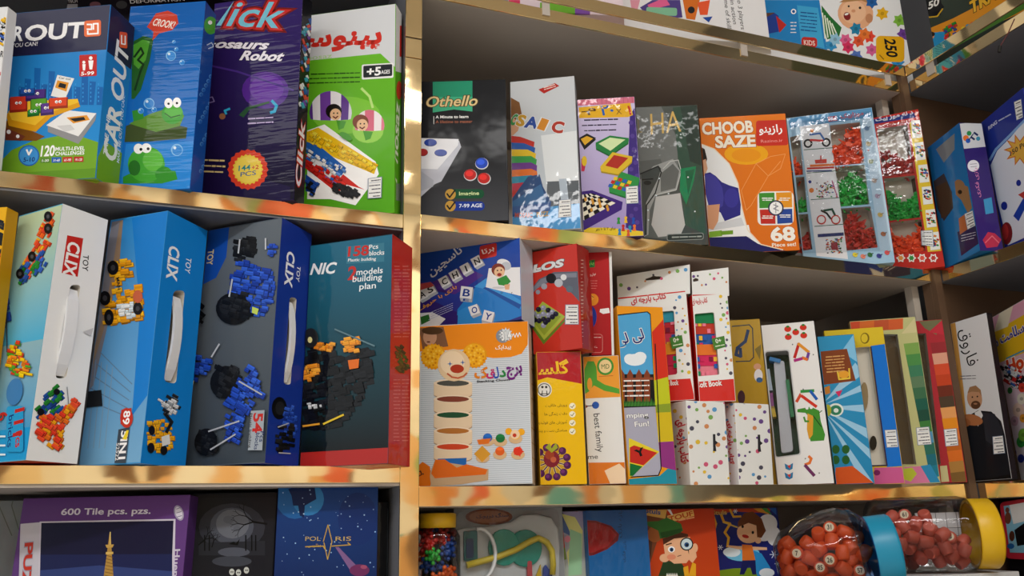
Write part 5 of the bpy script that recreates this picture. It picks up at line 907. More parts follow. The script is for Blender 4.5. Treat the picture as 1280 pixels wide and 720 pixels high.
def cloth_book(key, zf, label, win, tabq, holexy, panel, cols, sd):
    B = carton(key, 'cloth_book_box', label, 'box', {'A': '#d8352f', 'F': '#eef0ee', 'R': '#cf3a34'}, 'shrink_wrapped_card', 'red cloth book boxes with hang tabs', {'F': [Y5, win]}, .01, cols[0])
    f = B['F'].z(*Y5).part('printed_dots'); dots(f, sd, 22, panel[0], 190, panel[1], 560, 30, 8)
    f.part('red_panels').p('#d8352f', *panel[2]); f.p('#d8352f', *panel[3])
    f.part('title_lettering'); f.t('کتاب پارچه ای', *panel[4], '#c8242c', .03, 0, '#f4d8d8', ow=.04); f.t('Soft Book', *panel[5], '#f4f0ee', .03, 0, '#b02a2a', ow=.03)
    x, y = panel[6]; f.part('age_badge').p('#4f8a3e', x - 34, y - 20, x + 26, y - 34, x + 34, y + 18, x - 20, y + 34); f.t('0+', x - 12, y + 2, x + 14, y - 4, 20, '#f0f4e8', .02); f.micro('#dfeed0', x - 18, y + 12, x + 26, y + 22, 1, 4, -.2); f.flush()
    # what shows through the window: folded printed cloth
    a = [f.uv(win[i], win[i + 1]) for i in range(0, len(win), 2)]; u0, u1 = min(q[0] for q in a), max(q[0] for q in a); v0, v1 = min(q[1] for q in a), max(q[1] for q in a)
    n = len(cols)
    for i, c in enumerate(cols):
        o = f.prism('cloth_page', 'printed_card', None, -.0095, -.006 + .001 * (i % 3), c, (), None, [(u0 + .001, v0 + (v1 - v0) * i / n), (u1 - .001, v0 + (v1 - v0) * i / n), (u1 - .001, v0 + (v1 - v0) * (i + 1) / n), (u0 + .001, v0 + (v1 - v0) * (i + 1) / n)])
    sw = Face(B['root'], f.O, f.U, f.W, f.su, f.sw, 'printed_card'); sw.k = 0; R = random.Random(sd + 40)
    sw.O = f.O - f.N * .0042; sw.part('cloth_patches')
    for i in range(5):
        for j in range(9):
            a0, b0 = u0 + (u1 - u0) * (i + .1) / 5, v0 + (v1 - v0) * (j + .1) / 9
            if R.random() < .6: sw.raw([(a0, b0), (a0 + (u1 - u0) * .16, b0), (a0 + (u1 - u0) * .16, b0 + (v1 - v0) * .07), (a0, b0 + (v1 - v0) * .07)], R.choice(['#e8603a', '#d8386a', '#f0c04a', '#2a9a6a', '#3a6ab8', '#8a2a4a', '#f08aa0']))
    sw.flush()
    tb = f.prism('hang_tab', 'printed_card', tabq, -.0012, -.0002, '#eceeec', [holexy])
    x0, y0, x1, y1 = tabq[0], min(tabq[1], tabq[3]), tabq[2], tabq[5]
    s2 = Face(B['root'], f.O, f.U, f.W, f.su * 1.5, f.sw * 1.5, 'printed_card'); s2.z(*Y5).part('tab_dots')
    R = random.Random(sd)
    for i in range(9):
        x = x0 + (x1 - x0) * (i + .5) / 9; yy = tabq[1] + (tabq[3] - tabq[1]) * (i + .5) / 9; s2.e(R.choice(DOTS), x, yy + R.choice((22, 45, 68)), R.choice((5, 7, 9)), n=12)
    s2.flush(); done(B); return B
cloth_book('cb1', Y5, 'red cloth book box with hang tab behind the jumping game', rrect(240, 268, 350, 258, 366, 560, 250, 574, .1), (80, 96, 425, 40, 427, 178, 84, 196), (214, 108, 240, 100, 252, 92, 264, 96, 288, 96, 286, 110, 218, 116), (345, 400, (70, 178, 402, 160, 404, 170, 70, 206), (240, 592, 428, 580, 452, 690, 240, 690), (150, 238, 316, 212, 40), (300, 616, 372, 610, 24), (362, 408)), ['#d03a5a', '#c83058', '#e8a03a', '#d8486a', '#c83a4a', '#3a9ab0'], 5)
cloth_book('cb2', Y5, 'red cloth book box with hang tab beside the olive box', rrect(448, 274, 540, 266, 566, 562, 462, 570, .1), (434, 76, 608, 54, 612, 188, 438, 200), (440, 112, 452, 104, 466, 108, 466, 118, 442, 122), (560, 602, (430, 178, 606, 172, 606, 178, 430, 190), (462, 596, 634, 582, 645, 695, 462, 695), (440, 238, 512, 228, 34), (462, 624, 578, 612, 26), (562, 412)), ['#e88a9a', '#d8386a', '#e8823a', '#3a6ab0', '#c84a3a', '#2a8a5a'], 7)
# loose card in the second window
B = carton('olive', 'game_box', 'olive yellow box behind the white crocodile box', 'game box', {'A': '#b8962a'}, 'shrink_wrapped_card')
f = B['F'].z(*Y6).part('printed_picture'); f.g('#b0902a', '#c4a238'); f.l('#3a4a5a', 4, 285, 84, 350, 78, 362, 92, 366, 200, 352, 214, 300, 216).l('#2f4a72', 12, 345, 100, 335, 140, 305, 165, 300, 190, 318, 196, 316, 168); f.e('#d8a88a', 380, 235, 14, 12).e('#e8e8ea', 384, 268, 16, 24).e('#3a6a9a', 388, 285, 12, 10).e('#4a2a3a', 320, 350, 14, 26).p('#8a7a3a', 370, 170, 395, 150, 390, 210); done(B)
sl = rrect(410, 180, 496, 174, 540, 562, 450, 574, .12)
B = carton('croc', 'toy_box', 'white window box with green crocodile and stick shapes', 'box', {'A': '#eeeeec', 'B': '#c8342c'}, 'glossy_card', None, {'F': [Y6, sl]}, .03, '#4a6a52')
f = B['F'].z(*Y6).part('printed_picture')
for x, y in ((494, 94), (552, 88), (524, 106), (496, 124), (554, 118)): f.e('#d8402e', x, y, 13, 11).e('#3a8a3a', x, y - 9, 6, 4)
for c, q in (('#c8352e', (520, 200, 535, 150)), ('#e8a03a', (535, 150, 572, 180)), ('#7a4aa0', (572, 185, 566, 208)), ('#e8803a', (566, 208, 550, 202)), ('#b83a8a', (546, 205, 520, 212)), ('#d85a3a', (528, 365, 545, 335)), ('#e8e0d8', (545, 335, 552, 330)), ('#3a9a4a', (545, 328, 590, 325)), ('#2a6ac0', (580, 328, 602, 356)), ('#d8402e', (548, 346, 600, 384))): f.l(c, 11, *q)
f.p('#4f9a3a', 530, 395, 580, 385, 612, 400, 618, 440, 634, 490, 630, 512, 580, 515, 570, 480, 580, 430, 560, 408, 530, 406).p('#e0a83a', 568, 410, 590, 420, 588, 490, 574, 508, 566, 470).e('#f0f0f0', 566, 390, 6).e('#f0f0f0', 582, 388, 6).l('#2a5a22', 4, 590, 420, 620, 460).l('#4f9a3a', 7, 555, 425, 560, 440, 572, 440).l('#3a7a2e', 3, 610, 410, 622, 400)
for y in (606, 640): f.p('#3a8ab8', 482, y - 8, 498, y, 514, y - 10, 512, y + 12, 500, y + 18, 486, y + 12).p('#d8402e', 492, y, 506, y - 2, 502, y + 12)
f.l('#e8803a', 10, 560, 602, 576, 596, 582, 580, 574, 572).l('#7a3a6a', 12, 560, 606, 592, 642)
for x, y in ((512, 152), (552, 320), (620, 330), (612, 432), (560, 580), (612, 634), (590, 190)): f.e('#6a6a70', x, y, 2.5)
f.flush()
f.prism('inner_tray', 'satin_plastic', rrect(440, 210, 480, 205, 515, 548, 470, 556, .3), -.026, -.012, '#dfe3ea', bev=.002)
for c, q in (('#4a9ad8', (425, 200, 466, 210)), ('#a05a9a', (430, 330, 436, 390)), ('#e8c84a', (436, 380, 444, 420)), ('#3f9a6a', (492, 280, 512, 420)), ('#c8d8e8', (418, 240, 430, 320))):
    x0, y0, x1, y1 = q; L = math.hypot(x1 - x0, y1 - y0); nx, ny = -(y1 - y0) / L * 7, (x1 - x0) / L * 7
    f.prism('plastic_stick', 'satin_plastic', (x0 + nx, y0 + ny, x1 + nx, y1 + ny, x1 - nx, y1 - ny, x0 - nx, y0 - ny), -.028, -.008, c)
f.prism('window_film', 'clear_film', rrect(406, 176, 500, 170, 545, 566, 446, 578, .12), .0003, .0005, '#fff'); done(B)
sl = rrect(76, 470, 145, 468, 158, 610, 88, 616, .15)
B = carton('rays', 'toy_box', 'turquoise ray patterned box beside the white crocodile box', 'box', {'A': '#2a86b4'}, 'glossy_card', None, {'F': [Y7, sl]}, .012, '#26281e')
f = B['F'].z(*Y7).part('printed_background'); f.g('#2f92c0', '#3a9cc8'); f.p('#8cc8e8', 120, 200, 168, 132, 180, 240)
for q in ((60, 390, 230, 330, 190, 320), (60, 400, 210, 420, 210, 390), (60, 410, 225, 520, 220, 480), (60, 420, 238, 600, 232, 560), (60, 380, 200, 280, 170, 240), (60, 420, 240, 680, 200, 680)): f.p('#a4cfe8', *q)
f.p('#d8622a', 100, 618, 160, 612, 240, 676, 95, 678)
f.part('printed_picture'); f.p('#8a4a26', 45, 200, 140, 190, 172, 305, 55, 320).e('#e8a83a', 128, 282, 20, 14).l('#e8c84a', 6, 106, 270, 112, 300, 150, 296, 148, 262); f.micro('#d8a86a', 60, 215, 130, 280, 6, 4, -.08); f.p('#d83a6a', 98, 345, 124, 338, 112, 364); f.e('#e8f0ea', 100, 410, 28, 24).e('#3a8a6a', 100, 411, 21, 18).e('#e8f0ea', 101, 412, 9, 8); f.e('#b8b83a', 70, 412, 14, 22).p('#c8883a', 58, 330, 78, 322, 80, 350, 60, 356)
f.part('paint_tray')
for i in range(4): f.e('#2f6a34', 100 + (i % 2) * 36, 552 + (i // 2) * 38, 14, 16)
f.flush(); f.prism('green_tray', 'satin_plastic', rrect(80, 520, 152, 516, 160, 608, 90, 614, .15), -.011, -.004, '#3f7a34'); 
for i in range(4): q = []; [q.extend((104 + (i % 2) * 34 + 12 * math.cos(a * .52), 546 + (i // 2) * 40 + 14 * math.sin(a * .52))) for a in range(12)]; f.prism('paint_well', 'satin_plastic', q, -.0038, -.0030, '#1d4a24')
done(B)
sl = rrect(60, 196, 222, 182, 282, 608, 110, 612, .02)
B = carton('yblue', 'toy_box', 'yellow and blue framed window box behind turquoise box', 'box', {'A': '#e0c030'}, 'glossy_card', None, {'F': [Y7, sl]}, .012, '#e6e0d2')
f = B['F'].z(*Y7).part('printed_background'); f.p('#1f7fd8', 225, 180, 282, 172, 345, 612, 284, 616); f.p('#d86aa0', 238, 618, 345, 616, 350, 680, 240, 680); f.p('#e2c83a', 30, 125, 275, 108, 284, 170, 35, 190)
f.part('printed_shapes').e('#8a7420', 205, 152, 16, 20).e('#e2c83a', 203, 152, 12, 16).e('#8a2a6a', 248, 636, 12, 10).l('#3a2a4a', 5, 226, 184, 284, 610, 120, 614)
f.sticker(275, 482, 318, 480, 326, 544, 283, 546)
f.prism('wooden_shape', 'printed_card', [v for i in range(14) for v in (205 + 14 * math.cos(i * .45), 360 + 52 * math.sin(i * .45))], -.011, -.006, '#a89470'); f.prism('wooden_shape', 'printed_card', [v for i in range(14) for v in (238 + 12 * math.cos(i * .45), 528 + 26 * math.sin(i * .45))], -.011, -.006, '#3a3428'); done(B)
def frame_box(key, label, sl, strips, corner, sd, stick, extra):
    B = carton(key, 'frame_box', label, 'box', {'A': '#b89a6a', 'F': strips[0][0]}, 'glossy_card', 'picture frame boxes', {'F': [Y7, sl]}, .016, '#8d8470')
    f = B['F'].z(*Y7).part('colour_bands')
    for c, *q in strips: f.p(c, *q)
    extra(f); f.sticker(*stick); f.flush()
    f.prism('window_film', 'clear_film', sl, .0012, .0014, '#fff'); done(B); return B
def ex1(f):
    for i, c in enumerate(('#c84a4a', '#b83a52', '#d85a3a', '#e07a3a', '#c8603a', '#d86a3a')): f.p(c, 30 + i * 52, 102 - i * 3.5, 82 + i * 52, 98 - i * 3.5, 82 + i * 52, 136 - i * 3.5, 30 + i * 52, 140 - i * 3.5)
    f.p('#d8d0a0', 336, 136, 386, 76, 398, 130); f.p('#e08ab0', 345, 616, 412, 612, 440, 672, 345, 676).p('#c8d04a', 345, 622, 375, 618, 392, 640, 370, 668, 345, 660).p('#3a9ac8', 405, 612, 440, 606, 476, 670, 440, 672)
bands = ['#c8c890', '#8ab060', '#5a9a58', '#4a8a6a', '#6a8a6a', '#4a7a5a', '#2a6a5a', '#2a5a4a', '#4a8a4a', '#5a9ac0', '#3a7a6a', '#2a7a8a', '#2a8aa0']
st = [(c, 336 + i * 8, 132 + i * 40, 396 + i * 6.6, 126 + i * 40, 402 + i * 6.6, 168 + i * 40, 344 + i * 8, 174 + i * 40) for i, c in enumerate(bands)]
frame_box('frame1', 'green banded picture frame box near the shelf end', (60, 142, 322, 138, 390, 606, 120, 610), st, None, 1, (388, 474, 436, 470, 446, 534, 394, 538), ex1)
def ex2(f): f.p('#7a7a5a', 400, 92, 486, 84, 462, 140, 420, 116); f.p('#c83a4a', 434, 130, 486, 84, 494, 140); f.p('#d8d0a0', 475, 612, 500, 610, 508, 668, 480, 670)
bands = ['#b83a44', '#a03a40', '#e0a890', '#d85a3a', '#c8502e', '#7a3a2a', '#5a4a3a', '#e8a86a', '#e8982a', '#d8803a', '#c8702a', '#e07a2e', '#b88a4a', '#8a6a3a']
st = [(c, 434 + i * 6, 130 + i * 39, 494 + i * 5.4, 124 + i * 39, 500 + i * 5.4, 166 + i * 39, 442 + i * 6, 172 + i * 39) for i, c in enumerate(bands)]
frame_box('frame2', 'red and orange banded picture frame box beside corner post', (330, 140, 424, 134, 478, 606, 400, 612), st, None, 2, (488, 480, 535, 476, 542, 538, 495, 542), ex2)
# ------------------------------------------------------------------ corner unit, third shelf
B = carton('man', 'board_game_book', 'white book shaped box with suited bearded man, corner shelf', 'book', {'A': '#2a2226', 'F': '#e2e2e4', 'L': '#d8a860'}, 'glossy_card')
f = B['F'].z(*Y7).part('printed_background'); f.g('#d4d6d8', '#e6e6e8'); f.p('#d8a45a', 508, 96, 530, 92, 560, 330, 575, 480, 545, 520); f.p('#1a1a1c', 548, 640, 640, 560, 745, 570, 760, 660, 560, 670)
f.part('title_lettering'); f.t('فاروق', 532, 130, 564, 262, 56, '#1a1a1c', .0); f.micro('#7a7a80', 546, 284, 604, 304, 2, 3, -.04)
f.part('man_picture'); f.p('#23252b', 546, 480, 580, 430, 612, 412, 660, 416, 695, 450, 725, 560, 735, 640, 660, 655, 560, 660).p('#e4e4e4', 600, 420, 620, 410, 630, 430, 612, 470).p('#33363e', 628, 420, 672, 424, 700, 480, 700, 560, 640, 520).e('#c89a78', 600, 370, 27, 38, -10).p('#a8825e', 574, 350, 582, 328, 604, 322, 622, 338, 626, 362, 616, 346, 590, 344).e('#6a4a34', 604, 392, 17, 15).e('#b8886a', 603, 388, 7, 3).e('#222', 592, 364, 3).e('#222', 610, 362, 3).e('#b87a50', 590, 446, 40, 20, 10).e('#a86c44', 562, 456, 24, 16)
f.sticker(664, 506, 702, 502, 710, 566, 668, 570); done(B)
B = carton('ho', 'game_box', 'yellow banded cartoon game box cut by right edge, corner shelf', 'game box', {'A': '#d8c4cc', 'L': '#3a2a2a', 'F': '#d9d2d8'}, 'glossy_card')
f = B['F'].z(*Y7).part('printed_background'); f.g('#dcd8dc', '#e0a8c0'); f.p('#e8c02a', 668, 130, 790, 60, 790, 200, 690, 240); f.p('#e8dfc8', 690, 60, 740, 30, 720, 110, 670, 130)
f.part('title_lettering'); f.t('سلامت رو', 668, 196, 782, 138, 40, '#2a3fa0', .03, 0, '#e8e4f4'); f.t('Ho', 722, 278, 778, 256, 44, '#d8502a', .05, 0, '#f4f0e0'); f.l('#3a9ac0', 5, 715, 225, 790, 190)
f.part('printed_picture'); f.blocks(['#c8302c', '#d8d8d8', '#2a2a30', '#3a6ab0', '#e0e0e0'], (690, 260, 730, 240, 790, 280, 790, 330, 740, 330, 700, 300), 44, 10, 30, 3, False)
for c, x, y, r in (('#e8c8b8', 758, 410, 20), ('#2a7a3a', 728, 340, 9), ('#3aa04a', 768, 525, 16), ('#8ac04a', 776, 500, 18), ('#c8a0b0', 745, 450, 14), ('#e8e0d0', 770, 370, 16), ('#6a4aa0', 740, 565, 12), ('#2a3a9a', 768, 585, 12), ('#e8a03a', 775, 440, 12), ('#d84a3a', 772, 330, 13)): f.e(c, x, y, r, r * 1.3).e(C(c, .6), x, y, r * .4)
done(B)

# ------------------------------------------------------------------ middle unit, top shelf
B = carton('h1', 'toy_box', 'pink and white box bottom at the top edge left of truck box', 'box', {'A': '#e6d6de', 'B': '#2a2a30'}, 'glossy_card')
f = B['F'].z(*W3).part('printed_picture'); f.p('#d8446a', 420, 0, 480, 0, 480, 14, 430, 10).p('#7ab83a', 560, 10, 700, 20, 700, 60, 560, 60).p('#8a5ab0', 700, 0, 760, 0, 760, 60, 700, 60); done(B)
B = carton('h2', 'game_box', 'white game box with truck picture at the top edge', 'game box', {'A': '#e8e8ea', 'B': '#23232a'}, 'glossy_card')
f = B['F'].z(*W3).part('printed_picture'); f.p('#5a4a8e', 960, 30, 1010, 0, 1120, 0, 1130, 70, 1000, 75).p('#e06a9a', 990, 20, 1060, -10, 1080, 20, 1000, 40).rr('#8ac0a0', 985, 28, 1108, 60, 8, 4).p('#d8782a', 1130, -5, 1200, -5, 1180, 80, 1145, 75).e('#2a2a2e', 1165, 40, 14).p('#e8643a', 1190, 10, 1240, 0, 1230, 60, 1200, 60).p('#2a55a8', 1210, 70, 1250, 66, 1235, 90)
f.p('#e0a0b0', 920, 0, 960, 0, 950, 40, 925, 30)
f.part('printed_text'); f.z(*W4); f.t('to 3 players', 186, -8, 202, 112, 16, '#33353a', .0); f.t('in action', 160, 0, 172, 92, 16, '#33353a', .0); f.t('ame of skill', 135, -14, 150, 108, 16, '#33353a', .0); done(B)
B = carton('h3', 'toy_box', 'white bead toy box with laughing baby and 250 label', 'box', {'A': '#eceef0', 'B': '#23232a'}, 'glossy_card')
f = B['F'].z(*W4).part('printed_background'); f.p('#2a8fd0', 290, 0, 500, 0, 530, 190, 380, 160, 240, 130, 232, 30, 290, 20); f.p('#b83a34', 240, 60, 300, 66, 290, 130, 240, 120); f.p('#5a9a3a', 228, 0, 285, 0, 282, 60, 235, 66)
for i in range(7): f.l('#3a7a34', 4, 232, 6 + i * 9, 285, 4 + i * 9)
f.p('#6a4a3a', 285, 50, 330, 48, 330, 110, 290, 110).p('#2a4aa0', 285, 110, 290, 70, 330, 50, 345, 60, 350, 120, 300, 130).p('#c8352e', 335, 60, 375, 95, 348, 125); f.p('#4ab0e0', 415, 20, 495, 30, 520, 185, 430, 160); f.micro('#1f5a9a', 425, 40, 490, 120, 6, 4, .1).e('#fff', 402, 44, 10).e('#2a6ab0', 402, 44, 6).micro('#f0f0f0', 390, 80, 412, 130, 4, 4)
f.rr('#c8352e', 432, 140, 492, 178, 12, 4); f.t('KIDS', 442, 170, 484, 174, 18, '#f4e0d8', .02)
f.part('baby_picture'); f.p('#2f7a3a', 508, 20, 540, 60, 585, 105, 575, 140, 530, 150, 512, 90)
for i in range(5): f.l('#e8f0e0', 5, 512 + i * 9, 50 + i * 10, 522 + i * 11, 146 - i * 4)
f.e('#e8b48e', 638, 52, 68, 62, 10).e('#f0c4a0', 630, 46, 48, 44).e('#c8906a', 690, 70, 14, 18).p('#b88a5a', 575, 10, 610, -12, 690, -12, 705, 20, 660, 2, 600, 8).e('#8a2a2a', 606, 62, 13, 16, -20).e('#f4f0ea', 604, 54, 8, 4, -20).e('#2a2220', 612, 24, 4).e('#2a2220', 655, 30, 5).e('#dca07a', 630, 42, 8, 6)
f.part('bead_pictures')
for c, x, y in (('#2a6ab0', 700, 8), ('#e8b82a', 740, 52), ('#8ac04a', 805, 78), ('#7a4aa0', 820, 130), ('#e06a9a', 600, 152), ('#e0603a', 650, 156), ('#e8503a', 690, 140), ('#3a9ad0', 545, 172), ('#d86aa0', 700, 190), ('#2a8ab0', 640, 110), ('#5a7ac0', 640, 214), ('#3a9ad8', 800, 238), ('#9ac8e0', 560, 150), ('#d83a6a', 610, 180), ('#e8803a', 672, 130)): f.star(c, x, y, 26, 17, 6, x).e(C(c, .7), x, y, 7)
f.part('piece_count_label').rr('#e8b41e', 716, 136, 824, 234, 18, 4); f.t('250', 748, 148, 758, 216, 40, '#1d1d20', .03); f.l('#8a6a14', 4, 730, 210, 745, 226); done(B)
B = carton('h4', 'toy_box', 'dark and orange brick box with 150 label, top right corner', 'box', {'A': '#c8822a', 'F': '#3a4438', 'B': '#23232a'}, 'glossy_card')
f = B['F'].z(*W4).part('printed_background'); f.g('#2f3a34', '#4a5648'); f.p('#e09a2a', 868, 130, 1010, 70, 1280, -70, 1290, 40, 970, 180, 880, 240); f.p('#2a9ad0', 868, 150, 960, 120, 985, 180, 890, 225).p('#2a9ad0', 870, 130, 1000, 118, 960, 200, 880, 225).p('#5a8a3a', 1000, 140, 1280, -10, 1290, 30, 980, 200)
f.part('piece_count_label').star('#1a1a1c', 932, 26, 44, 36, 8).l('#d8b02a', 5, 898, 40, 918, 66, 950, 62, 970, 34); f.t('150', 902, 42, 956, 18, 24, '#f0f0ea', .03)
f.part('title_lettering'); f.t('TRA', 1078, 52, 1180, -8, 40, '#e8b83a', .04, 0, '#2a2018', ow=.04)
f.part('printed_picture').e('#d8a07a', 925, 136, 14).e('#3a2a1e', 925, 130, 16, 10).blocks(['#3a4a9a', '#c8352e', '#2f8a3a'], (975, 110, 1020, 80, 1030, 140, 985, 160), 20, 10, -25, 4)
for i in range(12): f.e(('#e8c83a', '#3a9ac0', '#e0603a', '#8ac04a', '#d86aa0')[i % 5], 1050 + i * 17, 110 - i * 9, 9)
done(B)
# ------------------------------------------------------------------ middle unit, bottom row
B = carton('b3', 'toy_box', 'purple and pale green box right of the clear toy tray', 'box', {'A': '#7a6aa0', 'F': '#c8c4d8'}, 'shrink_wrapped_card')
f = B['F'].z(*Y8).part('printed_picture'); f.g('#c8d8b0', '#a8a0c8'); f.p('#a8323a', 760, 150, 1010, 150, 1005, 190, 900, 175, 790, 190).p('#5a78b0', 800, 190, 910, 180, 950, 250, 960, 330, 880, 290, 850, 250).p('#e8e89a', 910, 200, 990, 220, 1035, 300, 1030, 480, 960, 569, 940, 430, 985, 360).p('#a8d8b0', 960, 290, 1030, 320, 1030, 560, 950, 569).p('#d85a3a', 880, 260, 920, 300, 930, 400, 895, 410).p('#8aa83a', 880, 410, 930, 400, 940, 470, 900, 480); f.e('#e89ab0', 945, 350, 18, 20); done(B)
B = carton('b4', 'toy_pack', 'blue plastic wrapped pack with red oval, bottom row', 'pack', {'A': '#1d68a8'}, 'shrink_wrapped_card')
f = B['F'].z(*W1).part('printed_picture'); f.g('#1f74b4', '#1a5c98'); f.p('#7a1c20', 40, 228, 110, 232, 200, 262, 246, 310, 240, 345, 180, 395, 100, 430, 40, 436).p('#98282a', 40, 240, 110, 244, 190, 270, 234, 315, 180, 380, 100, 415, 40, 420)
f.part('title_lettering'); f.t('سازه بازی', 262, 330, 270, 150, 26, '#122a44', .0); f.t('بازی فکری', 284, 470, 290, 350, 22, '#122a44', .0); done(B)
B = carton('b5', 'game_box', 'orange detective game box with boy and magnifying glass, bottom row', 'game box', {'A': '#c8501e'}, 'glossy_card')
f = B['F'].z(*W1).part('printed_background'); f.g('#d0541c', '#b8401e'); f.p('#7a4a30', 350, 140, 480, 140, 560, 250, 470, 330, 400, 549, 395, 549); f.p('#5a3a2a', 370, 240, 440, 300, 430, 420, 400, 540, 390, 480)
f.part('title_lettering'); f.p('#d8b060', 378, 150, 520, 165, 510, 222, 382, 198); f.t('Stuls', 395, 186, 482, 198, 26, '#3a5a9a', .03); f.p('#e8c070', 520, 205, 668, 170, 676, 205, 530, 244); f.t('TOUF', 534, 236, 670, 202, 26, '#c85a2a', .03); f.p('#e4e8ea', 530, 150, 555, 200, 545, 200, 518, 165); f.micro('#f0b080', 580, 225, 680, 240, 1, 7, -.2)
f.part('boy_picture'); f.e('#a8683a', 450, 310, 44, 46).p('#2f4a2a', 470, 549, 500, 460, 600, 470, 650, 549); f.p('#3f7a3a', 370, 240, 470, 235, 520, 215, 600, 250, 612, 290, 560, 320, 480, 335, 470, 290).p('#2f5f2e', 480, 300, 605, 275, 600, 300, 490, 335); f.p('#5a3420', 495, 335, 600, 300, 640, 310, 640, 340, 560, 350, 500, 380); f.p('#eebc96', 500, 370, 560, 335, 650, 325, 672, 420, 630, 475, 560, 478, 510, 440).e('#eebc96', 505, 446, 28, 24).e('#eebc96', 680, 388, 16, 26).e('#fff', 545, 396, 20, 18).e('#2a5a8a', 546, 398, 11, 12).e('#111', 547, 399, 6).e('#e89a7a', 545, 440, 26, 16).l('#6a2a1e', 4, 580, 436, 600, 430).l('#5a3420', 7, 515, 370, 545, 362)
f.e('#2a2a2c', 632, 366, 38).e('#d4e6ea', 632, 366, 31).e('#2a5a8a', 632, 370, 14).e('#111', 634, 372, 7).l('#2a2a2c', 12, 645, 400, 658, 455); f.p('#eebc96', 645, 400, 680, 385, 690, 440, 665, 475, 645, 455).p('#e8b02a', 612, 500, 640, 490, 645, 540, 665, 470, 685, 480, 685, 549, 620, 549)
for i in range(6): f.p('#f0f0e8', 515 + i * 11, 549, 527 + i * 11, 549, 520 + i * 11, 530)
done(B)
B = carton('b6', 'game_box', 'navy weather game box with boy in orange shirt, bottom row', 'game box', {'A': '#2a2f72'}, 'glossy_card')
f = B['F'].z(*W1).part('printed_background'); f.g('#30337c', '#2c3684'); f.p('#c8502a', 765, 140, 1130, 135, 1100, 190, 900, 180, 780, 200).p('#e8a83a', 980, 140, 1060, 150, 1110, 200, 1040, 180).p('#5aa84a', 1040, 140, 1090, 160, 1120, 200, 1080, 180).p('#2a6ac0', 1070, 135, 1140, 150, 1145, 200, 1100, 160); f.e('#f0f2f4', 1095, 250, 55, 55).e('#f0f2f4', 1070, 310, 60, 40).e('#f0f2f4', 1130, 320, 40, 55)
f.p('#8aa82e', 790, 520, 900, 505, 1040, 500, 1060, 560, 790, 560); f.e('#7fd0f0', 950, 420, 100, 44).p('#3aa0e0', 980, 390, 1060, 420, 1110, 500, 1120, 560, 1040, 560).e('#e8f6fc', 890, 412, 50, 28).e('#f0f8fc', 1090, 530, 44, 26)
f.part('lightning_picture').l('#e8b83a', 12, 780, 190, 800, 250, 790, 290).l('#e8b83a', 14, 830, 200, 845, 240, 880, 250, 850, 300, 872, 330, 865, 380).l('#e8b83a', 12, 880, 170, 900, 210, 940, 208).l('#e8c85a', 8, 840, 240, 920, 270)
f.part('boy_picture'); f.p('#f0c49c', 862, 372, 950, 380, 950, 400, 870, 384).p('#f0c49c', 1000, 380, 1090, 385, 1092, 400, 1000, 400).p('#e8843a', 948, 368, 1005, 372, 1025, 460, 950, 465).p('#2a2f6a', 950, 460, 1025, 458, 1030, 540, 1008, 540, 990, 480, 960, 540, 935, 540); f.e('#f0c49c', 985, 300, 66, 62, 10).p('#7a4a2a', 925, 240, 960, 190, 1010, 180, 1060, 220, 1085, 290, 1060, 330, 1035, 330, 1030, 260, 985, 245, 950, 260, 925, 270).e('#f0c49c', 1040, 345, 18).e('#222', 952, 266, 7, 9).e('#222', 1010, 300, 7, 9).e('#b8342a', 968, 322, 20, 10, 15)
f.part('snowflake_print')
for x, y, r in ((1130, 426, 22), (1150, 478, 14), (825, 385, 14), (910, 178, 12)):
    for a in (0, 1.05, 2.1): f.l('#e4ecf8', 4, x - r * math.cos(a), y - r * math.sin(a), x + r * math.cos(a), y + r * math.sin(a))
f.part('title_lettering'); f.t('Stuls', 778, 200, 862, 196, 24, '#d8c070', .03); done(B)
# clear blister with a white toy tray
B = carton('b2', 'toy_tray_set', 'white rounded toy tray set in clear plastic, bottom row', 'toy set', {'A': '#8a8d92', 'F': '#a4a8ac'}, 'printed_card', body='backing_card')
f = B['F'].z(*Y8).part('title_label'); f.e('#8a4a32', 480, 218, 140, 48).e('#b0785a', 480, 218, 118, 38); f.t('سنگ دریچک', 405, 236, 596, 226, 34, '#24345e', .02); f.flush()
f.prism('white_tray', 'satin_plastic', rrect(290, 285, 480, 262, 700, 215, 860, 220, .0)[:0] + [280, 300, 330, 285, 470, 275, 600, 250, 660, 210, 760, 205, 840, 225, 880, 290, 890, 400, 885, 640, 300, 640], .0005, .008, '#d4d8da', bev=.003)
f.prism('teal_spectacle_case', 'satin_plastic', [v for i in range(20) for v in (555 + 92 * math.cos(i * .314), 400 + 108 * math.sin(i * .314))], .0075, .013, '#23a08e', bev=.002)
f.prism('teal_spectacle_case', 'satin_plastic', [v for i in range(20) for v in (680 + 98 * math.cos(i * .314), 405 + 110 * math.sin(i * .314))], .0075, .0125, '#1f9888', bev=.002)
f.prism('teal_box', 'satin_plastic', (318, 305, 398, 298, 400, 470, 320, 480), .0075, .012, '#2a7f82', bev=.001)
f.prism('blue_slider', 'satin_plastic', rrect(330, 350, 372, 346, 374, 462, 332, 466, .3), .0118, .0135, '#1f4a7a')
P = [f.at(f.uv(x, y), .016) for x, y in ((330, 505), (420, 480), (520, 452), (620, 412), (700, 365), (750, 345), (800, 370), (830, 420), (836, 500), (832, 560))]
tube('yellow_hose', P, .0042, plain('yellow_soft_plastic', '#d8c23a', .4), B['root'])
P = [f.at(f.uv(400 + 95 * math.cos(a), 440 + 150 * math.sin(a)), .018) for a in [math.radians(-100 + 16 * i) for i in range(13)]]
tube('white_ring_handle', P, .0028, plain('white_plastic', '#d9dde0', .35), B['root'])
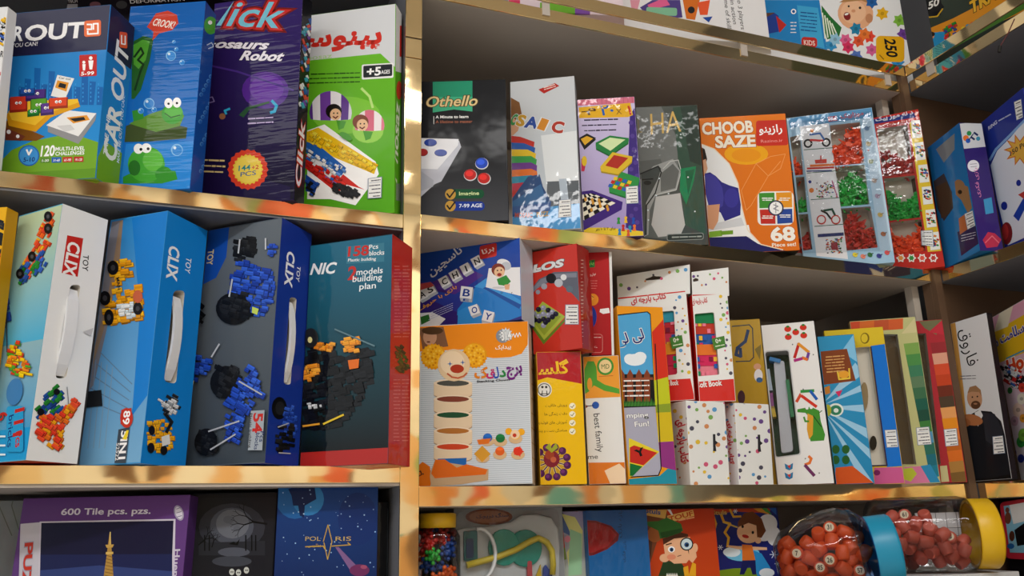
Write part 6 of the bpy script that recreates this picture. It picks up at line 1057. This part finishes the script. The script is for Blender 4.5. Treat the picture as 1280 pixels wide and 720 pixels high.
f.prism('red_pick', 'satin_plastic', rrect(690, 480, 716, 478, 722, 640, 690, 640, .4), .0085, .013, '#c8505a'); f.prism('yellow_flag', 'satin_plastic', (715, 640, 770, 500, 776, 640), .0085, .012, '#e0c024'); f.prism('blue_figure', 'satin_plastic', (780, 640, 785, 520, 800, 500, 815, 525, 838, 530, 830, 640), .0085, .013, '#3a55a8', bev=.001)
f.prism('clear_cover', 'clear_film', rrect(270, 190, 860, 170, 905, 640, 270, 640, .1), .020, .0204, '#fff'); done(B)
# ------------------------------------------------------------------ jars
def world_at(px, py, y):
    d = cam_to_world(Vector((px - 640, py - 360, FPX))); return CAMP + d * ((y - CAMP.y) / d.y)
plain('yellow_lid_plastic', '#e6b818', .35); plain('teal_lid_plastic', '#1a8fb4', .35); plain('orange_barrel_wood', '#d4501c', .5); plain('pink_barrel_wood', '#c45a48', .5)
plain('red_knob_plastic', '#c8302a', .3); plain('green_knob_plastic', '#38c048', .3); plain('orange_knob_plastic', '#f06a28', .3); plain('blue_knob_plastic', '#1f4a9a', .3)
plain('barrel_face_paint', '#e6d8b8', .6); plain('ink_black', '#1d1a18', .6); plain('white_card', '#dedfe0', .6); plain('pale_board', '#d6d8da', .5)
# jar of knobbed balls
c0 = world_at(547, 690, .05); jr = .028
root = tag(empty('bead_jar', (c0.x, .05, zR4)), 'clear jar of knobbed balls with yellow lid beside gold divider', 'jar')
lathe('jar_body', [(.0, .001), (jr - .006, .001), (jr, .007), (jr, .100), (jr - .005, .108), (jr - .008, .112)], 'clear_jar_plastic', root, 28)
lathe('lid', [(jr - .009, .110), (jr - .0055, .110), (jr - .005, .1265), (jr - .008, .1275), (0, .1275)], 'yellow_lid_plastic', root, 28)
def knob_ball(p, m, label, seed, r=.0074):
    bm = bmesh.new(); R = random.Random(seed); bmesh.ops.create_icosphere(bm, subdivisions=2, radius=r * .8)
    rot = Euler([R.uniform(0, 3) for _ in range(3)]).to_matrix()
    for i in range(12):
        z = 1 - 2 * (i + .5) / 12; a = i * 2.4; v = rot @ Vector((math.sqrt(1 - z * z) * math.cos(a), math.sqrt(1 - z * z) * math.sin(a), z))
        bmesh.ops.create_icosphere(bm, subdivisions=1, radius=r * .42, matrix=Matrix.Translation(v * r * 1.12))
    me = bpy.data.meshes.new('knobbed_ball'); bm.to_mesh(me); bm.free(); me.polygons.foreach_set('use_smooth', [True] * len(me.polygons))
    o = link('knobbed_ball', me, m); o.location = p; return tag(o, label, 'ball', 'knobbed balls in the yellow lidded jar')
kb = [('green', 541, 695, 0), ('orange', 563, 716, 0), ('orange', 545, 724, 1), ('red', 536, 675, 1), ('red', 552, 674, 2), ('red', 528, 684, 1), ('blue', 560, 690, 1), ('blue', 528, 706, 1), ('blue', 566, 680, 2), ('red', 566, 668, 3), ('red', 532, 666, 3), ('orange', 526, 694, 2), ('blue', 550, 710, 2), ('red', 556, 736, 2), ('green', 530, 735, 2), ('blue', 540, 660, 4)]
seen = {}
for i, (c, x, y, dd) in enumerate(kb):
    p = world_at(x, y, .05 - .014 + dd * .009); p.z = max(p.z, zR4 + .014)
    dx = p.x - c0.x; lim = math.sqrt(max(.0001, (jr - .0125) ** 2 - (p.y - .05) ** 2)); p.x = c0.x + max(-lim, min(lim, dx))
    knob_ball(p, c + '_knob_plastic', {'green': 'bright green knobbed plastic ball in the yellow lidded jar', 'orange': 'orange knobbed plastic ball in the yellow lidded jar', 'red': 'red knobbed plastic ball in the yellow lidded jar', 'blue': 'dark blue knobbed plastic ball in the yellow lidded jar'}[c], i)
# number barrels
def barrel_mesh(name, m):
    me = bpy.data.meshes.new(name); prof = [(0, -.0092), (.0068, -.0092), (.0080, -.0080), (.0090, 0), (.0080, .0080), (.0068, .0092), (0, .0092)]; vs, fs, seg = [], [], 14
    for r, z in prof:
        for k_ in range(seg): a = 2 * math.pi * k_ / seg; vs.append((r * math.cos(a), r * math.sin(a), z))
    for i in range(6):
        for k_ in range(seg): fs.append((i * seg + k_, i * seg + (k_ + 1) % seg, (i + 1) * seg + (k_ + 1) % seg, (i + 1) * seg + k_))
    me.from_pydata(vs, [], fs); me.polygons.foreach_set('use_smooth', [seg <= q < seg * 5 and not (seg <= q < seg * 2 or seg * 4 <= q < seg * 5) for q in range(len(me.polygons))]); me.materials.append(MAT[m]); return me
def disc_mesh():
    me = bpy.data.meshes.new('number_disc'); n = 16; me.from_pydata([((.0056) * math.cos(2 * math.pi * i / n), (.0056) * math.sin(2 * math.pi * i / n), 0) for i in range(n)], [], [tuple(range(n))]); me.materials.append(MAT['barrel_face_paint']); return me
DISC = disc_mesh()
def number_mesh(s_):
    vs, fs = text_mesh(s_, .02, 0); xa, xb = min(v[0] for v in vs), max(v[0] for v in vs); k_ = .0058 / .7
    me = bpy.data.meshes.new('number'); me.from_pydata([((v[0] - (xa + xb) / 2) * k_ * .8, (v[1] - .35) * k_, 0) for v in vs], [], fs); me.materials.append(MAT['ink_black']); return me
def barrel(p, mesh, direction, label, group, num=None):
    o = bpy.data.objects.new('number_barrel', None); COL.objects.link(o); tag(o, label, 'barrel', group); o.location = p
    d = Vector(direction).normalized(); up = Vector((0, 0, 1)) if abs(d.z) < .9 else Vector((0, 1, 0)); xx = up.cross(d).normalized(); yy = d.cross(xx)
    o.rotation_euler = Matrix((xx, yy, d)).transposed().to_euler()
    b = bpy.data.objects.new('barrel_body', mesh); COL.objects.link(b); b.parent = o
    if num:
        a = bpy.data.objects.new('number_disc', DISC); COL.objects.link(a); a.parent = o; a.location = (0, 0, .0094)
        a = bpy.data.objects.new('number', number_mesh(num)); COL.objects.link(a); a.parent = o; a.location = (0, 0, .0096)
    return o
OM, PM = barrel_mesh('orange_barrel', 'orange_barrel_wood'), barrel_mesh('pink_barrel', 'pink_barrel_wood')
# jar one: teal lid, lying with its neck to the right
A0 = world_at(1040, 690, -.055); A0.z = zR4 + .0618
ax = Vector((.84, -.54, .10)).normalized()
def jar(name, label, c, ax, prof, jm, lid_prof, lm, sc=(1, 1)):
    o = tag(empty(name, c), label, 'jar'); yy = Vector((0, 0, 1)).cross(ax).normalized(); o.rotation_euler = Matrix((ax, yy, ax.cross(yy))).transposed().to_euler()
    a = lathe('jar_body', prof, jm, o, 32, 'X'); b = lathe('lid', lid_prof, lm, o, 32, 'X'); a.scale = b.scale = (1, *sc); return o
jar('number_barrel_jar', 'clear teardrop jar of orange number barrels with teal lid', A0, ax, [(0, -.074), (.024, -.072), (.038, -.062), (.052, -.035), (.060, -.005), (.0615, .012), (.058, .030), (.047, .042), (.040, .050)], 'clear_jar_plastic', [(.0425, .046), (.0445, .046), (.045, .049), (.045, .076), (.043, .079), (0, .079)], 'teal_lid_plastic')
lathe('lid_ring', [(.0595, .026), (.0585, .031), (.049, .0425), (.0425, .050)], 'blue_jar_plastic', None, 32, 'X')
lr = bpy.data.objects['lid_ring']; lr.parent = [o for o in bpy.data.objects if o.name.startswith('number_barrel_jar')][0]
R = random.Random(12); g1 = 'orange number barrels in the teal lidded jar'
WORD = {'7': 'seven', '26': 'twenty six', '85': 'eighty five', '57': 'fifty seven', '31': 'thirty one', '61': 'sixty one', '16': 'sixteen'}
def pack(P, keep, c, ax, rad_at, t0, t1, dmin):
    """push the barrels apart and keep them inside the jar; the photographed ones move least"""
    for it in range(140):
        for a in range(len(P)):
            for b in range(a):
                v = P[a] - P[b]; L = v.length or 1e-6
                if L < dmin:
                    m_ = v * ((dmin - L) / L); wa = .15 if a < keep and b >= keep else .85 if b < keep and a >= keep else .5
                    P[a] += m_ * wa; P[b] -= m_ * (1 - wa)
        for a in range(len(P)):
            L = P[a] - c; t = max(t0, min(t1, L.dot(ax))); rv = L - ax * L.dot(ax); rm = rad_at(t)
            if rv.length > rm: rv = rv.normalized() * rm
            P[a] = c + ax * t + rv
    return P
def fill(front, n_back, seed, c, ax, rad_at, t0, t1, ydep, mesh, num, word, group, top):
    R = random.Random(seed); P = []
    for x, y in front: P.append(world_at(960 + x / 4, 600 + y / 4, ydep + R.uniform(0, .006)))
    for i in range(n_back): P.append(c + ax * R.uniform(t0, t1 * .6) + Vector((0, R.uniform(0, .025), R.uniform(-.035, top))))
    pack(P, len(front), c, ax, rad_at, t0, t1, .0178)
    for i, p in enumerate(P):
        d = ((CAMP - p).normalized() + Vector((R.uniform(-.3, .3), 0, R.uniform(-.1, .3)))) if i in num else Vector((R.uniform(-1, 1), R.uniform(-.35, .2), R.uniform(-.9, .9)))
        barrel(p, mesh, d, ('%s number barrel showing %s in the %s' % (word[0], WORD[num[i]], word[1])) if i in num else 'plain sided %s barrel in the %s' % word, group, num.get(i))
fill(((316, 225), (272, 255), (358, 265), (226, 300), (188, 342), (312, 312), (388, 345), (264, 358), (440, 315), (150, 395), (222, 412), (452, 385), (335, 350), (330, 388), (365, 440), (292, 438), (180, 462), (250, 475), (445, 460), (412, 400), (310, 490), (395, 490), (140, 450), (460, 350)), 20, 12, A0, ax, lambda t: max(.010, .026 + .032 * min(1, max(0, (t + .066) / .055)) - .0105), -.058, .034, -.098, OM, {4: '7', 13: '26', 15: '85', 18: '57', 0: '31'}, ('orange', 'teal lidded jar'), g1, .02)
# jar two: yellow lid, on a white carton
JB = .0525
B0 = world_at(1160, 668, -.03); ax2 = Vector((.84, -.54, .0)).normalized()
tag(bxm('white_carton', (.862, -.075, zR4), (1.116, -.006, B0.z - JB - .0003), 'pale_board', None, .001), 'low white carton under the yellow lidded barrel jar', 'box')
jar('number_barrel_jar', 'clear squarish jar of pink number barrels with yellow lid', B0, ax2, [(0, -.080), (.040, -.080), (.048, -.076), (JB, -.062), (JB, .044), (.050, .054), (.043, .058)], 'clear_jar_plastic', [(.0430, .056), (.0475, .056), (.048, .059), (.048, .084), (.045, .087), (0, .087)], 'yellow_lid_plastic')
g2 = 'pink number barrels in the yellow lidded jar'
card = bxm('bingo_card', (-.03, -.0006, -.022), (.03, .0006, .022), 'white_card'); card.location = B0 + ax2 * .02 + Vector((.012, .018, .008)); card.rotation_euler = (.1, 0, -.56); tag(card, 'white number card inside the yellow lidded barrel jar', 'card')
for i in range(5): bxm('printed_line', (-.03 + i * .014, -.0009, -.022), (-.0295 + i * .014, -.0006, .022), 'ink_black', card)
for i in range(3): bxm('printed_line', (-.03, -.0009, -.011 + i * .011), (.03, -.0006, -.0105 + i * .011), 'ink_black', card)
fill(((640, 190), (715, 178), (612, 235), (672, 225), (735, 235), (798, 208), (675, 285), (800, 262), (735, 295), (620, 305), (682, 340), (750, 345), (805, 322), (858, 285), (880, 345), (640, 370), (700, 395), (770, 395), (830, 378), (930, 335), (905, 310), (920, 390), (975, 320), (975, 400), (640, 415), (960, 360), (860, 410), (1000, 365)), 18, 5, B0, ax2, lambda t: .0415, -.068, .040, -.07, PM, {1: '61', 20: '16'}, ('pink', 'yellow lidded jar'), g2, .0)
# pink case on the corner unit
B = carton('pinkc', 'toy_case', 'pink rimmed toy case with blue picture at the right edge', 'toy case', {'A': '#2a3f7a', 'F': '#1a1a20'}, 'glossy_card')
f = B['F'].z(*W2); f.prism('pink_rim', 'satin_plastic', rrect(1174, 112, 1360, 84, 1380, 402, 1206, 392, .12), .0005, .006, '#c8324a', bev=.001)
f.k = 2700; f.part('printed_picture').p('#8ac0dc', 1196, 130, 1350, 106, 1360, 365, 1228, 362); f.p('#e4e6ea', 1225, 125, 1320, 108, 1325, 200, 1245, 220); f.e('#7a4a3a', 1218, 190, 16, 30).e('#5a3428', 1238, 280, 14, 26).e('#2a6ab0', 1232, 330, 18, 14).e('#7a4a3a', 1215, 150, 10, 14).p('#1a1a20', 1250, 250, 1320, 200, 1320, 320, 1265, 330); done(B)

# loose wire under the corner unit's top shelf
dw = cam_to_world(Vector((1268 - 640, 24 - 360, FPX))); w0 = CAMP + dw * ((zR1 - .0215 - CH) / dw.z); w1 = world_at(1250, 58, w0.y); w2 = world_at(1249, 65, w0.y)
root = tag(empty('loose_wire', w0), 'thin dark red wire with black tip under the top right shelf', 'wire')
tube('wire', [w0 - w0, (w1 - w0) * .5 + Vector((.002, 0, 0)), w1 - w0], .0009, plain('red_wire', '#5a1a1a', .5), root, 6)
tube('wire_tip', [w1 - w0, w2 - w0], .0024, 'ink_black', root, 8)
